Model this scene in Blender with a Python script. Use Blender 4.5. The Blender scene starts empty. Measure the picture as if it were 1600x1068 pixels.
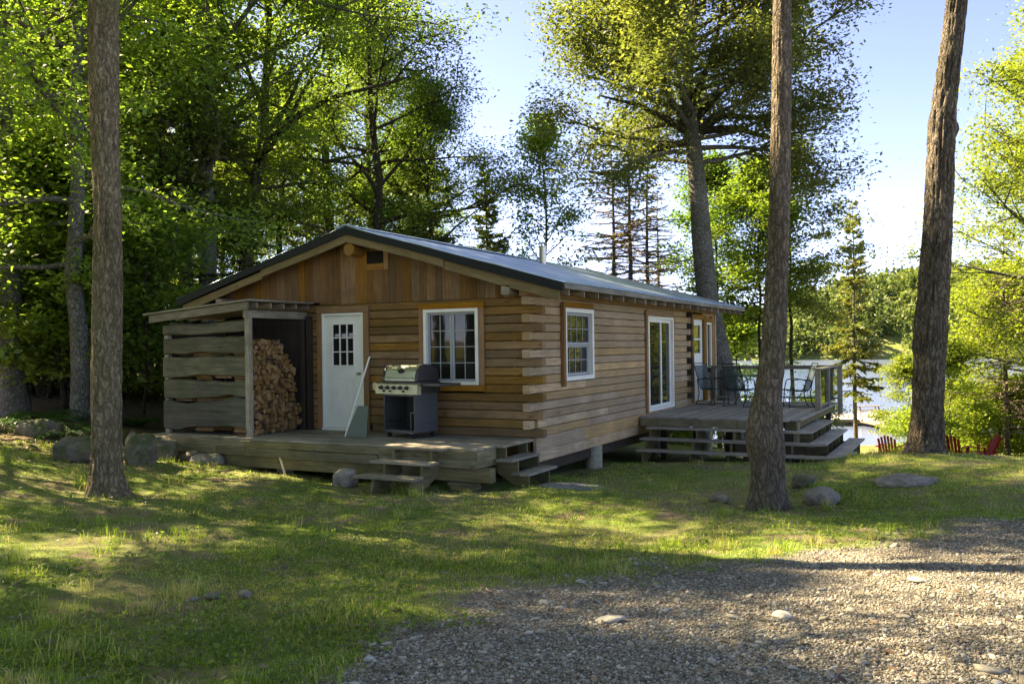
SUN_BACK, SKY_STR, SUN_STR, EXPO, WB, WT = 29.5, 0.12, 5.0, 2.66, 8400, 11
AIR, DUST, OZ = .34, .25, 2.2
import bpy, bmesh, math, random
import numpy as np
from mathutils import Matrix, Vector

random.seed(7)
rad = math.radians
scene = bpy.context.scene
COL = scene.collection

# ------------------------------------------------------------------ camera
F_PX, YAW, ROLL, YH = 1377.0, 0.4813, 0.01325, 541.9
VIEW = np.array([-math.sin(YAW), math.cos(YAW), 0.0])
RIGHT = np.array([math.cos(YAW), math.sin(YAW), 0.0])
UP = np.array([0.0, 0.0, 1.0])
cam_d = bpy.data.cameras.new("camera")
cam = bpy.data.objects.new("camera", cam_d)
COL.objects.link(cam)
cx_ = RIGHT * math.cos(ROLL) - UP * math.sin(ROLL)
cy_ = RIGHT * math.sin(ROLL) + UP * math.cos(ROLL)
cam.matrix_world = Matrix(((cx_[0], cy_[0], -VIEW[0], 0), (cx_[1], cy_[1], -VIEW[1], 0), (cx_[2], cy_[2], -VIEW[2], 0), (0, 0, 0, 1)))
cam_d.sensor_width = 36.0
cam_d.lens = F_PX / 1600 * 36.0
cam_d.shift_y = 7.9 / 1600
cam_d.clip_start = 0.05
cam_d.clip_end = 3000
scene.camera = cam


def uw(u, w):
    """ground position from metres to the right of and ahead of the viewpoint"""
    p = RIGHT * u + VIEW * w
    return float(p[0]), float(p[1])


def ray3(px, py, D):
    a, b = px - 800, py - YH
    c, s = math.cos(ROLL), math.sin(ROLL)
    x, y = c * a - s * b, s * a + c * b
    return (VIEW + RIGHT * x / F_PX - UP * y / F_PX) * D


# ------------------------------------------------------------------ noise
def _hash(i, j, k, seed):
    i = i.astype(np.int64); j = j.astype(np.int64); k = k.astype(np.int64)
    n = (i * 73856093) ^ (j * 19349663) ^ (k * 83492791) ^ (seed * 2654435761)
    n = (n ^ (n >> 13)) * 1274126177
    n = n & 0x7fffffff
    n = (n ^ (n >> 16)) & 0xffff
    return n / 65535.0


def vnoise(P, scale=1.0, seed=0):
    P = np.asarray(P, float) * scale
    i0 = np.floor(P).astype(np.int64)
    fr = P - i0
    fr = fr * fr * (3 - 2 * fr)
    out = 0
    for dx in (0, 1):
        for dy in (0, 1):
            for dz in (0, 1):
                w = (fr[..., 0] if dx else 1 - fr[..., 0]) * (fr[..., 1] if dy else 1 - fr[..., 1]) * (fr[..., 2] if dz else 1 - fr[..., 2])
                out = out + w * _hash(i0[..., 0] + dx, i0[..., 1] + dy, i0[..., 2] + dz, seed)
    return out * 2 - 1


def fbm(P, scale=1.0, seed=0, octv=4):
    o, a = 0, 1.0
    for k in range(octv):
        o = o + a * vnoise(P, scale * 2 ** k, seed + k * 17)
        a *= 0.5
    return o


def fbm2(x, y, scale, seed=0, octv=3):
    return fbm(np.stack([x, y, np.zeros_like(x) + 0.37], -1), scale, seed, octv)


# ------------------------------------------------------------------ objects
def tag(o, label=None, cat=None, group=None, kind=None):
    if label: o['label'] = label
    if cat: o['category'] = cat
    if group: o['group'] = group
    if kind: o['kind'] = kind
    return o


def empty(name, loc, label, cat, group=None, rz=0.0):
    o = bpy.data.objects.new(name, None)
    COL.objects.link(o)
    o.location = loc
    o.rotation_euler = (0, 0, rz)
    o.empty_display_size = 0.2
    return tag(o, label, cat, group)


def copy_tree(o, parent=None):
    c = o.copy()
    COL.objects.link(c)
    c.parent = parent
    for ch in list(o.children):
        copy_tree(ch, c)
    return c


def mesh_np(name, V, Fc, k, rnd=None, smooth=False, attrs=None):
    """mesh from numpy arrays: V (n,3), Fc (m,k)"""
    me = bpy.data.meshes.new(name)
    V = np.asarray(V, np.float32); Fc = np.asarray(Fc, np.int32)
    me.vertices.add(len(V)); me.vertices.foreach_set("co", V.ravel())
    me.loops.add(Fc.size); me.loops.foreach_set("vertex_index", Fc.ravel())
    me.polygons.add(len(Fc))
    me.polygons.foreach_set("loop_start", np.arange(0, Fc.size, k, dtype=np.int32))
    me.polygons.foreach_set("loop_total", np.full(len(Fc), k, np.int32))
    if smooth:
        me.polygons.foreach_set("use_smooth", np.ones(len(Fc), bool))
    if rnd is not None:
        at = me.attributes.new("rnd", 'FLOAT', 'FACE')
        at.data.foreach_set("value", np.asarray(rnd, np.float32))
    for n, v in (attrs or {}).items():
        at = me.attributes.new(n, 'FLOAT', 'POINT')
        at.data.foreach_set("value", np.asarray(v, np.float32))
    me.update(calc_edges=True)
    me.validate()
    return me


def link(name, me, mat, parent=None, loc=None):
    o = bpy.data.objects.new(name, me)
    COL.objects.link(o)
    if mat is not None and not me.materials:
        me.materials.append(mat)
    if parent is not None:
        o.parent = parent
    if loc is not None:
        o.location = loc
    return o


def wloc(p):
    v = Vector((0, 0, 0))
    while p is not None:
        v = v + p.location
        p = p.parent
    return v


class MB:
    """collects boxes, bars and tubes and links them as one mesh"""
    def __init__(s):
        s.v = []; s.f = []; s.uv = []; s.r = []; s.sm = []

    def quadset(s, vs, fs, uvs, rnd=None, smooth=False):
        b = len(s.v); s.v += [tuple(map(float, q)) for q in vs]
        rnd = random.random() if rnd is None else rnd
        for f, u in zip(fs, uvs):
            s.f.append([b + i for i in f]); s.uv.append(u); s.r.append(rnd); s.sm.append(smooth)

    def box(s, lo, hi, M=None, ch=0.0, rnd=None, along=None):
        lo = [min(a, b) for a, b in zip(lo, hi)] if True else lo
        hi2 = [max(a, b) for a, b in zip(lo, hi)]
        x0, y0, z0 = lo; x1, y1, z1 = hi2
        L = (x1 - x0, y1 - y0, z1 - z0)
        ax = L.index(max(L)) if along is None else along
        oa, ob = [i for i in (0, 1, 2) if i != ax]
        ou, ov = random.uniform(0, 50), random.uniform(0, 50)
        # profile in the two other axes with chamfer
        a0, a1, b0, b1 = lo[oa], hi2[oa], lo[ob], hi2[ob]
        c = min(ch, (a1 - a0) * .45, (b1 - b0) * .45)
        if c > 0:
            pr = [(a0 + c, b0), (a1 - c, b0), (a1, b0 + c), (a1, b1 - c), (a1 - c, b1), (a0 + c, b1), (a0, b1 - c), (a0, b0 + c)]
        else:
            pr = [(a0, b0), (a1, b0), (a1, b1), (a0, b1)]
        n = len(pr); vs = []
        for t in (lo[ax], hi2[ax]):
            for (a, b) in pr:
                p = [0, 0, 0]; p[ax] = t; p[oa] = a; p[ob] = b; vs.append(p)
        per = [0]
        for i in range(n):
            q, w = pr[i], pr[(i + 1) % n]
            per.append(per[-1] + math.hypot(q[0] - w[0], q[1] - w[1]))
        fs = []; uvs = []
        flip = (ax == 1)
        for i in range(n):
            j = (i + 1) % n
            f = [i, j, n + j, n + i]
            u = [(ou + lo[ax], ov + per[i]), (ou + lo[ax], ov + per[i + 1]), (ou + hi2[ax], ov + per[i + 1]), (ou + hi2[ax], ov + per[i])]
            if not flip: f = f[::-1]; u = u[::-1]
            fs.append(f); uvs.append(u)
        e0 = list(range(n)); e1 = list(range(n, 2 * n))
        if not flip: e1u = e1; e0u = e0[::-1]
        else: e1u = e1[::-1]; e0u = e0
        if not flip:
            pass
        for e in (e0u, e1u):
            fs.append(e); uvs.append([(ou + vs[i][oa] * .3, ov + vs[i][ob]) for i in e])
        # orientation fix: make normals outward using centroid test
        cen = np.mean(vs, axis=0); V = np.array(vs)
        for k, f in enumerate(fs):
            p = V[f]; nn = np.cross(p[1] - p[0], p[2] - p[1])
            if np.dot(nn, p.mean(0) - cen) < 0:
                fs[k] = f[::-1]; uvs[k] = uvs[k][::-1]
        if M is not None:
            vs = [tuple(M @ Vector(p)) for p in vs]
        s.quadset(vs, fs, uvs, rnd)
        return s

    def beam(s, p0, p1, w, h, up=(0, 0, 1), ch=0.0, rnd=None):
        """board from p0 to p1, width w (sideways), height h (along up)"""
        p0 = Vector(p0); p1 = Vector(p1); d = (p1 - p0); L = d.length; d.normalize()
        side = Vector(up).cross(d).normalized(); u2 = d.cross(side)
        M = Matrix((( d.x, side.x, u2.x, p0.x), (d.y, side.y, u2.y, p0.y), (d.z, side.z, u2.z, p0.z), (0, 0, 0, 1)))
        return s.box((0, -w / 2, -h / 2), (L, w / 2, h / 2), M, ch, rnd, along=0)

    def tube(s, pts, rs, n=8, caps=True, rnd=None, smooth=True):
        pts = [Vector(p) for p in pts]
        if not hasattr(rs, '__len__'): rs = [rs] * len(pts)
        ou, ov = random.uniform(0, 50), random.uniform(0, 50)
        vs = []; prev = None; L = 0; Ls = []
        for i, p in enumerate(pts):
            d = (pts[min(i + 1, len(pts) - 1)] - pts[max(i - 1, 0)]).normalized()
            if prev is None:
                a = d.orthogonal().normalized()
            else:
                a = (prev - d * prev.dot(d))
                a = a.normalized() if a.length > 1e-6 else d.orthogonal().normalized()
            prev = a; b = d.cross(a)
            if i: L += (p - pts[i - 1]).length
            Ls.append(L)
            for k in range(n):
                t = 2 * math.pi * k / n
                vs.append(p + (a * math.cos(t) + b * math.sin(t)) * rs[i])
        fs = []; uvs = []
        for i in range(len(pts) - 1):
            for k in range(n):
                j = (k + 1) % n
                fs.append([i * n + k, i * n + j, (i + 1) * n + j, (i + 1) * n + k])
                c = 2 * math.pi * max(rs) / n
                uvs.append([(ou + Ls[i], ov + k * c), (ou + Ls[i], ov + (k + 1) * c), (ou + Ls[i + 1], ov + (k + 1) * c), (ou + Ls[i + 1], ov + k * c)])
        s.quadset(vs, fs, uvs, rnd, smooth)
        if caps:
            rr = s.r[-1]
            q = len(pts) - 1
            s.quadset(vs[:n], [list(range(n))[::-1]], [[(ou, ov)] * n], rr)
            s.quadset(vs[q * n:], [list(range(n))], [[(ou, ov)] * n], rr)
        return s

    def extrude(s, poly, o, ex, ey, ez, t, rnd=None):
        """2-D polygon (x,y) placed with origin o and axes ex, ey, extruded t along ez"""
        o = Vector(o); ex = Vector(ex); ey = Vector(ey); ez = Vector(ez)
        n = len(poly)
        A = [o + ex * x + ey * y for x, y in poly]; B = [p + ez * t for p in A]
        ou, ov = random.uniform(0, 50), random.uniform(0, 50)
        fs = [list(range(n))[::-1], [n + i for i in range(n)]]
        uvs = [[(ou + poly[i][0], ov + poly[i][1]) for i in range(n)][::-1], [(ou + p[0], ov + p[1]) for p in poly]]
        for i in range(n):
            j = (i + 1) % n
            fs.append([i, j, n + j, n + i])
            uvs.append([(ou + poly[i][0], ov), (ou + poly[j][0], ov), (ou + poly[j][0], ov + t), (ou + poly[i][0], ov + t)])
        s.quadset(A + B, fs, uvs, rnd)
        return s

    def build(s, name, mat, parent=None, local=False, bevel=0):
        me = bpy.data.meshes.new(name)
        off = Vector((0, 0, 0)) if (local or parent is None) else wloc(parent)
        me.from_pydata([(p[0] - off.x, p[1] - off.y, p[2] - off.z) for p in s.v], [], s.f)
        uvl = me.uv_layers.new(name="UVMap")
        fl = [c for u in s.uv for q in u for c in q]
        uvl.data.foreach_set("uv", fl)
        at = me.attributes.new("rnd", 'FLOAT', 'FACE'); at.data.foreach_set("value", s.r)
        me.polygons.foreach_set("use_smooth", s.sm)
        me.update()
        o = link(name, me, mat, parent)
        if bevel:
            m = o.modifiers.new("bevel", 'BEVEL'); m.width = bevel; m.segments = 2; m.limit_method = 'ANGLE'; m.angle_limit = rad(40)
        return o


# ------------------------------------------------------------------ materials
def newmat(name):
    m = bpy.data.materials.new(name); m.use_nodes = True
    nt = m.node_tree; nt.nodes.clear()
    out = nt.nodes.new('ShaderNodeOutputMaterial')
    return m, nt, out


class NT:
    def __init__(s, nt): s.nt = nt
    def n(s, t, **kw):
        nd = s.nt.nodes.new(t)
        for k, v in kw.items():
            if k.startswith('i_'):
                nd.inputs[k[2:].replace('_', ' ')].default_value = v
            else: setattr(nd, k, v)
        return nd
    def l(s, a, b): s.nt.links.new(a, b)
    def attr(s, name): return s.n('ShaderNodeAttribute', attribute_name=name).outputs['Fac']
    def mapping(s, src, scale, loc=(0, 0, 0), rot=(0, 0, 0)):
        m = s.n('ShaderNodeMapping'); m.inputs['Scale'].default_value = scale; m.inputs['Location'].default_value = loc; m.inputs['Rotation'].default_value = rot
        s.l(src, m.inputs['Vector']); return m.outputs[0]
    def noise(s, vec, scale, detail=4, rough=.55, dist=0.0):
        nd = s.n('ShaderNodeTexNoise'); nd.inputs['Scale'].default_value = scale; nd.inputs['Detail'].default_value = detail
        nd.inputs['Roughness'].default_value = rough; nd.inputs['Distortion'].default_value = dist
        if vec is not None: s.l(vec, nd.inputs['Vector'])
        return nd.outputs['Fac']
    def voro(s, vec, scale, feat='F1', rnd=1.0, out='Distance'):
        nd = s.n('ShaderNodeTexVoronoi', feature=feat); nd.inputs['Scale'].default_value = scale; nd.inputs['Randomness'].default_value = rnd
        if vec is not None: s.l(vec, nd.inputs['Vector'])
        return nd.outputs[out]
    def ramp(s, fac, stops, interp='LINEAR'):
        r = s.n('ShaderNodeValToRGB'); r.color_ramp.interpolation = interp
        el = r.color_ramp.elements
        while len(el) < len(stops): el.new(0.5)
        for e, (p, c) in zip(el, stops):
            e.position = p; e.color = (c[0], c[1], c[2], 1) if hasattr(c, '__len__') else (c, c, c, 1)
        s.l(fac, r.inputs[0]); return r.outputs[0]
    def mix(s, fac, a, b, mode='MIX'):
        m = s.n('ShaderNodeMix', data_type='RGBA', blend_type=mode)
        for sock, v in ((m.inputs[0], fac), (m.inputs[6], a), (m.inputs[7], b)):
            if hasattr(v, 'is_output'): s.l(v, sock)
            elif hasattr(v, '__len__'): sock.default_value = (v[0], v[1], v[2], 1)
            else: sock.default_value = v
        return m.outputs[2]
    def math(s, op, a, b=0.0, c=None, clamp=False):
        m = s.n('ShaderNodeMath', operation=op, use_clamp=clamp)
        for i, v in enumerate((a, b, c)):
            if v is None: continue
            if hasattr(v, 'is_output'): s.l(v, m.inputs[i])
            else: m.inputs[i].default_value = v
        return m.outputs[0]
    def bump(s, h, strength=.5, dist=.01, normal=None):
        b = s.n('ShaderNodeBump'); b.inputs['Strength'].default_value = strength; b.inputs['Distance'].default_value = dist
        s.l(h, b.inputs['Height'])
        if normal is not None: s.l(normal, b.inputs['Normal'])
        return b.outputs[0]
    def bsdf(s, out, col, rough=.7, metal=0.0, spec=.4, normal=None):
        b = s.n('ShaderNodeBsdfPrincipled')
        for nm, v in (('Base Color', col), ('Roughness', rough), ('Metallic', metal), ('Specular IOR Level', spec)):
            if hasattr(v, 'is_output'): s.l(v, b.inputs[nm])
            elif hasattr(v, '__len__'): b.inputs[nm].default_value = (v[0], v[1], v[2], 1)
            else: b.inputs[nm].default_value = v
        if normal is not None: s.l(normal, b.inputs['Normal'])
        s.l(b.outputs[0], out.inputs['Surface']); return b


def wood(name, dark, light, rough=.75, vary=.35, knots=True, grain=1.0, stain=None, stain_amt=.5, nails=False, bumps=.5):
    m, nt, out = newmat(name); N = NT(nt)
    uv = N.n('ShaderNodeTexCoord').outputs['UV']
    obj = N.n('ShaderNodeNewGeometry').outputs['Position']
    r = N.attr('rnd')
    g1 = N.noise(N.mapping(uv, (1.3 * grain, 22 * grain, 1)), 1.6, 6, .65, .6)
    g2 = N.noise(N.mapping(uv, (4, 140, 1)), 1.0, 3, .6)
    col = N.ramp(g1, [(.25, dark), (.72, light)])
    col = N.mix(N.math('MULTIPLY', N.ramp(g2, [(.35, 0), (.7, 1)]), .35), col, [c * .55 for c in dark])
    # tone from board to board
    tone = N.math('ADD', N.math('MULTIPLY', r, vary * 2), 1 - vary)
    h = N.n('ShaderNodeHueSaturation'); N.l(tone, h.inputs['Value']); N.l(col, h.inputs['Color'])
    N.l(N.math('ADD', N.math('MULTIPLY', N.math('FRACT', N.math('MULTIPLY', r, 17.3)), .35), .78), h.inputs['Saturation'])
    col = h.outputs[0]
    height = N.math('ADD', g1, N.math('MULTIPLY', g2, .5))
    if knots:
        k = N.voro(N.mapping(uv, (1.6, 8, 1)), 1.0)
        kk = N.ramp(k, [(.045, 1), (.12, 0)])
        col = N.mix(N.math('MULTIPLY', kk, .8), col, [c * .3 for c in dark])
    big = N.noise(obj, 1.1, 5, .6)
    col = N.mix(N.ramp(big, [(.4, 0), (.7, .45)]), col, [c * .6 for c in dark])
    if stain is not None:
        st = N.noise(N.mapping(obj, (1, 1, 2.2)), 1.7, 6, .65)
        col = N.mix(N.ramp(st, [(.42, 0), (.68, stain_amt)]), col, stain)
    N.bsdf(out, col, rough, 0, .25, N.bump(height, bumps, .006))
    return m


def plain(name, col, rough=.5, metal=0.0, spec=.5, nscale=8, var=.12, bump=0.1, dirt=None, dirt_amt=.35):
    m, nt, out = newmat(name); N = NT(nt)
    obj = N.n('ShaderNodeTexCoord').outputs['Object']
    n1 = N.noise(obj, nscale, 5, .6)
    c = N.mix(N.ramp(n1, [(.3, 0), (.75, 1)]), [x * (1 - var) for x in col], [min(1, x * (1 + var)) for x in col])
    if dirt is not None:
        c = N.mix(N.ramp(N.noise(obj, 3.1, 6, .7), [(.45, 0), (.75, dirt_amt)]), c, dirt)
    rr = N.math('ADD', N.math('MULTIPLY', N.noise(obj, nscale * 2, 4), .25), rough - .12)
    N.bsdf(out, c, rr, metal, spec, N.bump(n1, bump, .004) if bump else None)
    return m


def leafmat(name, c1, c2, trans=.45, sat=1.0, hue_j=.009, gloss=.35):
    m, nt, out = newmat(name); N = NT(nt)
    r = N.attr('rnd'); oi = N.n('ShaderNodeObjectInfo').outputs['Random']
    pos = N.n('ShaderNodeNewGeometry').outputs['Position']
    cl = N.noise(pos, .8, 2)
    t = N.math('ADD', N.math('MULTIPLY', r, .6), N.math('MULTIPLY', cl, .4))
    col = N.ramp(t, [(.2, c1), (.8, c2)])
    h = N.n('ShaderNodeHueSaturation'); N.l(col, h.inputs['Color'])
    N.l(N.math('ADD', N.math('MULTIPLY', oi, hue_j * 2), .5 - hue_j), h.inputs['Hue'])
    N.l(N.math('ADD', N.math('MULTIPLY', oi, .35), .85), h.inputs['Value'])
    h.inputs['Saturation'].default_value = sat
    col = h.outputs[0]
    b = N.n('ShaderNodeBsdfPrincipled'); N.l(col, b.inputs['Base Color']); b.inputs['Roughness'].default_value = gloss + .1; b.inputs['Specular IOR Level'].default_value = .35
    tr = N.n('ShaderNodeBsdfTranslucent')
    tc = N.mix(1.0, col, (1.28, 1.42, .62), 'MULTIPLY')
    N.l(tc, tr.inputs['Color'])
    ms = N.n('ShaderNodeMixShader'); ms.inputs[0].default_value = trans
    N.l(b.outputs[0], ms.inputs[1]); N.l(tr.outputs[0], ms.inputs[2]); N.l(ms.outputs[0], out.inputs['Surface'])
    return m


def barkmat(name, dark, light, moss=None, moss_amt=.5, vs=(1, 1, .26), pale=None, bumpd=.03, fis=1.0):
    m, nt, out = newmat(name); N = NT(nt)
    obj = N.n('ShaderNodeTexCoord').outputs['Object']
    wob = N.n('ShaderNodeTexNoise'); wob.inputs['Scale'].default_value = 5; wob.inputs['Detail'].default_value = 4; N.l(obj, wob.inputs['Vector'])
    sc = N.n('ShaderNodeVectorMath', operation='SCALE'); sc.inputs['Scale'].default_value = .16; N.l(wob.outputs['Color'], sc.inputs[0])
    vv = N.n('ShaderNodeVectorMath', operation='ADD'); N.l(obj, vv.inputs[0]); N.l(sc.outputs[0], vv.inputs[1])
    mp = N.mapping(vv.outputs[0], vs)
    e = N.voro(mp, 17 * fis, 'DISTANCE_TO_EDGE'); e2 = N.voro(N.mapping(vv.outputs[0], (1, 1, .5)), 38 * fis, 'DISTANCE_TO_EDGE')
    brk = N.noise(obj, 9, 4)
    crack = N.ramp(N.math('ADD', e, N.math('MULTIPLY', N.math('SUBTRACT', brk, .5), .35)), [(.0, 0), (.22, 1)])
    c2 = N.ramp(e2, [(.0, 0), (.12, 1)])
    fine = N.noise(N.mapping(obj, (26, 26, 8)), 1.5, 7, .75)
    patch = N.noise(obj, 2.1, 5, .65)
    col = N.ramp(N.math('ADD', N.math('MULTIPLY', fine, .6), N.math('MULTIPLY', patch, .4)), [(.32, dark), (.66, light)])
    col = N.mix(N.math('MULTIPLY', N.math('SUBTRACT', 1.0, c2), .4), col, [c * .5 for c in dark])
    col = N.mix(N.math('MULTIPLY', N.math('SUBTRACT', 1.0, crack), .65), col, [c * .45 for c in dark])
    if pale is not None:
        col = N.mix(N.ramp(N.noise(obj, 2.3, 5, .7), [(.5, 0), (.62, .75)]), col, pale)
    if moss is not None:
        col = N.mix(N.ramp(N.noise(obj, 1.3, 6, .7), [(.42, 0), (.66, moss_amt)]), col, moss)
    hgt = N.math('ADD', N.math('MULTIPLY', crack, .8), N.math('ADD', N.math('MULTIPLY', fine, .6), N.math('MULTIPLY', c2, .3)))
    N.bsdf(out, col, .9, 0, .15, N.bump(hgt, 1.0, bumpd))
    return m


def rockmat(name, c1, c2, moss=(.05, .075, .015), moss_amt=.8):
    m, nt, out = newmat(name); N = NT(nt)
    pos = N.n('ShaderNodeNewGeometry'); P = pos.outputs['Position']
    n1 = N.noise(P, 5, 8, .7); n2 = N.noise(P, 40, 4, .6)
    col = N.ramp(n1, [(.3, c1), (.7, c2)])
    col = N.mix(N.ramp(n2, [(.45, 0), (.7, .5)]), col, [x * .45 for x in c1])
    sp = N.n('ShaderNodeSeparateXYZ'); N.l(pos.outputs['Normal'], sp.inputs[0])
    ms = N.math('MULTIPLY', N.ramp(N.noise(P, 2.6, 6, .7), [(.48, 0), (.6, 1)]), moss_amt)
    col = N.mix(ms, col, moss)
    N.bsdf(out, col, .9, 0, .2, N.bump(N.math('ADD', n1, N.math('MULTIPLY', n2, .3)), .8, .03))
    return m


M = {}
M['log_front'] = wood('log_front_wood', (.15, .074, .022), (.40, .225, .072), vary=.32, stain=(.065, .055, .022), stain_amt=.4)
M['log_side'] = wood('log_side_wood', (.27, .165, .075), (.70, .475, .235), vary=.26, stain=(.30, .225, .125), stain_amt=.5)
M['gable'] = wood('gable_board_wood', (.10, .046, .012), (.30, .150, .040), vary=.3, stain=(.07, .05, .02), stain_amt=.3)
M['trim'] = wood('trim_wood', (.20, .085, .018), (.38, .19, .05), vary=.12, knots=False)
M['rake'] = wood('rake_wood', (.12, .085, .035), (.32, .25, .12), vary=.1)
M['weathered'] = wood('weathered_grey_wood', (.15, .13, .09), (.46, .41, .31), vary=.25, stain=(.08, .085, .045), stain_amt=.55)
M['deck'] = wood('deck_wood', (.20, .175, .14), (.50, .45, .37), vary=.25, stain=(.13, .12, .08), stain_amt=.4)
M['mossy'] = wood('mossy_porch_wood', (.10, .082, .038), (.31, .26, .13), vary=.28, stain=(.060, .066, .020), stain_amt=.55)
M['slab'] = wood('slab_wood', (.045, .042, .024), (.22, .205, .13), vary=.25, grain=.55, stain=(.035, .045, .016), stain_amt=.65)
M['darkwood'] = wood('dark_frame_wood', (.03, .022, .014), (.075, .055, .035), vary=.2)
M['raftertail'] = wood('rafter_tail_wood', (.16, .12, .075), (.4, .32, .21), vary=.2, knots=False)
M['redpaint'] = wood('red_painted_wood', (.30, .018, .014), (.55, .04, .03), vary=.1, knots=False, rough=.5)
M['picnic'] = wood('picnic_table_wood', (.13, .10, .07), (.30, .25, .18), vary=.1, knots=False)
M['dockwood'] = wood('dock_wood', (.42, .38, .34), (.72, .67, .62), vary=.1, knots=False)
M['firewood'] = wood('firewood_wood', (.12, .060, .020), (.40, .235, .085), vary=.42, knots=False)
M['white'] = plain('white_paint', (.74, .74, .64), .4, var=.04, bump=.02, dirt=(.45, .45, .38), dirt_amt=.3)
M['white_low'] = plain('white_vinyl', (.76, .75, .63), .45, var=.04, bump=.02, dirt=(.4, .4, .3), dirt_amt=.25)
M['grey_frame'] = plain('grey_vinyl', (.30, .32, .31), .5, var=.05, bump=.02)
M['black'] = plain('black_flashing', (.010, .014, .014), .65, .0, .2)
M['blackmetal'] = plain('black_enamel', (.012, .013, .013), .35, .0, .5)
M['cab'] = plain('cabinet_dark_metal', (.055, .063, .06), .45, .2, .5)
M['steel'] = plain('stainless_steel', (.36, .38, .27), .42, .8, .5, var=.06, bump=.02)
M['steelpanel'] = plain('control_panel_steel', (.33, .33, .19), .45, .75, .5, var=.06, bump=.02)
M['greenpanel'] = plain('grey_green_panel', (.07, .095, .065), .45, .3, .5)
M['furn'] = plain('patio_frame_metal', (.03, .036, .036), .4, .4, .5)
m, nt, out = newmat('sling_fabric'); N = NT(nt)
df = N.n('ShaderNodeBsdfDiffuse'); df.inputs['Color'].default_value = (.09, .12, .115, 1); tp = N.n('ShaderNodeBsdfTransparent')
ms = N.n('ShaderNodeMixShader'); ms.inputs[0].default_value = .42; N.l(df.outputs[0], ms.inputs[1]); N.l(tp.outputs[0], ms.inputs[2]); N.l(ms.outputs[0], out.inputs['Surface'])
M['sling'] = m
M['concrete'] = plain('pier_concrete', (.34, .32, .22), .9, 0, .2, nscale=14, var=.3, bump=.4, dirt=(.12, .14, .05), dirt_amt=.7)
M['pipe'] = plain('chimney_pipe_metal', (.45, .42, .33), .35, .8, .5)
M['slatestone'] = rockmat('flat_stone', (.16, .165, .16), (.26, .27, .27), moss_amt=.2)
M['boulder'] = rockmat('boulder_rock', (.085, .075, .052), (.24, .21, .155), moss_amt=.75)
M['boulder_pale'] = rockmat('pale_rock', (.17, .15, .12), (.40, .36, .29), moss_amt=.45)
M['shade_fill'] = plain('painted_shade', (.02, .017, .014), .9, 0, .1)  # near black, stands in for shade inside the rooms and the vent

# metal roofing
m, nt, out = newmat('roof_metal'); N = NT(nt)
P = N.n('ShaderNodeNewGeometry').outputs['Position']
n1 = N.noise(P, 1.2, 6, .65); n2 = N.noise(P, 30, 3)
c = N.ramp(n1, [(.3, (.46, .60, .70)), (.7, (.62, .75, .84))])
c = N.mix(N.ramp(N.noise(P, .7, 4), [(.5, 0), (.8, .3)]), c, (.5, .52, .5))
N.bsdf(out, c, N.math('ADD', N.math('MULTIPLY', n2, .2), .26), .75, .5)
M['roof'] = m
# opaque window glass, the dark of the rooms behind put into its colour
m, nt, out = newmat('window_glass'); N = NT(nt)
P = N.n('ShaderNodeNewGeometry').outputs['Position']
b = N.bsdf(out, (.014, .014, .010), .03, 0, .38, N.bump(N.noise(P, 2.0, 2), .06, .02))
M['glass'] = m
m, nt, out = newmat('rail_glass'); N = NT(nt)
gl = N.n('ShaderNodeBsdfGlossy'); gl.inputs['Roughness'].default_value = .03; gl.inputs['Color'].default_value = (.9, .95, .95, 1)
tp = N.n('ShaderNodeBsdfTransparent'); tp.inputs['Color'].default_value = (.80, .85, .86, 1)
fr = N.n('ShaderNodeFresnel'); fr.inputs['IOR'].default_value = 1.5
ms = N.n('ShaderNodeMixShader'); N.l(N.math('ADD', fr.outputs[0], .05), ms.inputs[0]); N.l(tp.outputs[0], ms.inputs[1]); N.l(gl.outputs[0], ms.inputs[2]); N.l(ms.outputs[0], out.inputs['Surface'])
M['railglass'] = m
# water
m, nt, out = newmat('lake_water'); N = NT(nt)
P = N.n('ShaderNodeNewGeometry').outputs['Position']
w1 = N.noise(N.mapping(P, (.5, 1.2, 1), rot=(0, 0, YAW)), 1.6, 5, .6)
b = N.bsdf(out, (.10, .135, .20), .22, 0, .6, N.bump(w1, .22, .12))
M['water'] = m

M['leaf_mid'] = leafmat('leaf_green', (.085, .150, .036), (.25, .325, .070), trans=.6)
M['leaf_dark'] = leafmat('leaf_deep_green', (.065, .120, .032), (.18, .25, .060), trans=.56)
M['leaf_yellow'] = leafmat('leaf_yellow_green', (.11, .160, .030), (.28, .32, .060), trans=.55)
M['leaf_birch'] = leafmat('leaf_birch', (.080, .112, .040), (.25, .27, .095), trans=.5)
M['needle'] = leafmat('spruce_needles', (.075, .11, .035), (.19, .22, .07), trans=.35)
M['needle_dead'] = leafmat('dead_needles', (.25, .205, .155), (.50, .43, .34), trans=.35, sat=.9)
M['needle_olive'] = leafmat('spruce_needles_olive', (.09, .12, .03), (.26, .26, .07), trans=.35)  # olive yellow needles of the lone spruce
M['fern'] = leafmat('fern_leaf', (.03, .075, .02), (.08, .15, .04), trans=.4)
M['bark1'] = barkmat('maple_bark', (.15, .115, .065), (.46, .375, .235), moss=(.13, .12, .04), moss_amt=.45)
M['bark2'] = barkmat('rough_bark', (.095, .075, .052), (.35, .285, .205), moss=(.08, .075, .03), moss_amt=.4)
M['bark3'] = barkmat('reddish_bark', (.075, .060, .044), (.32, .27, .205), moss=(.07, .07, .03), moss_amt=.35)
M['bark_grey'] = barkmat('grey_bark', (.10, .095, .08), (.34, .33, .29), moss=(.09, .09, .045), moss_amt=.35, vs=(1, 1, .5))
M['bark_dark'] = barkmat('dark_bark', (.035, .028, .02), (.12, .10, .075), moss=(.05, .055, .025), moss_amt=.4)
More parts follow.
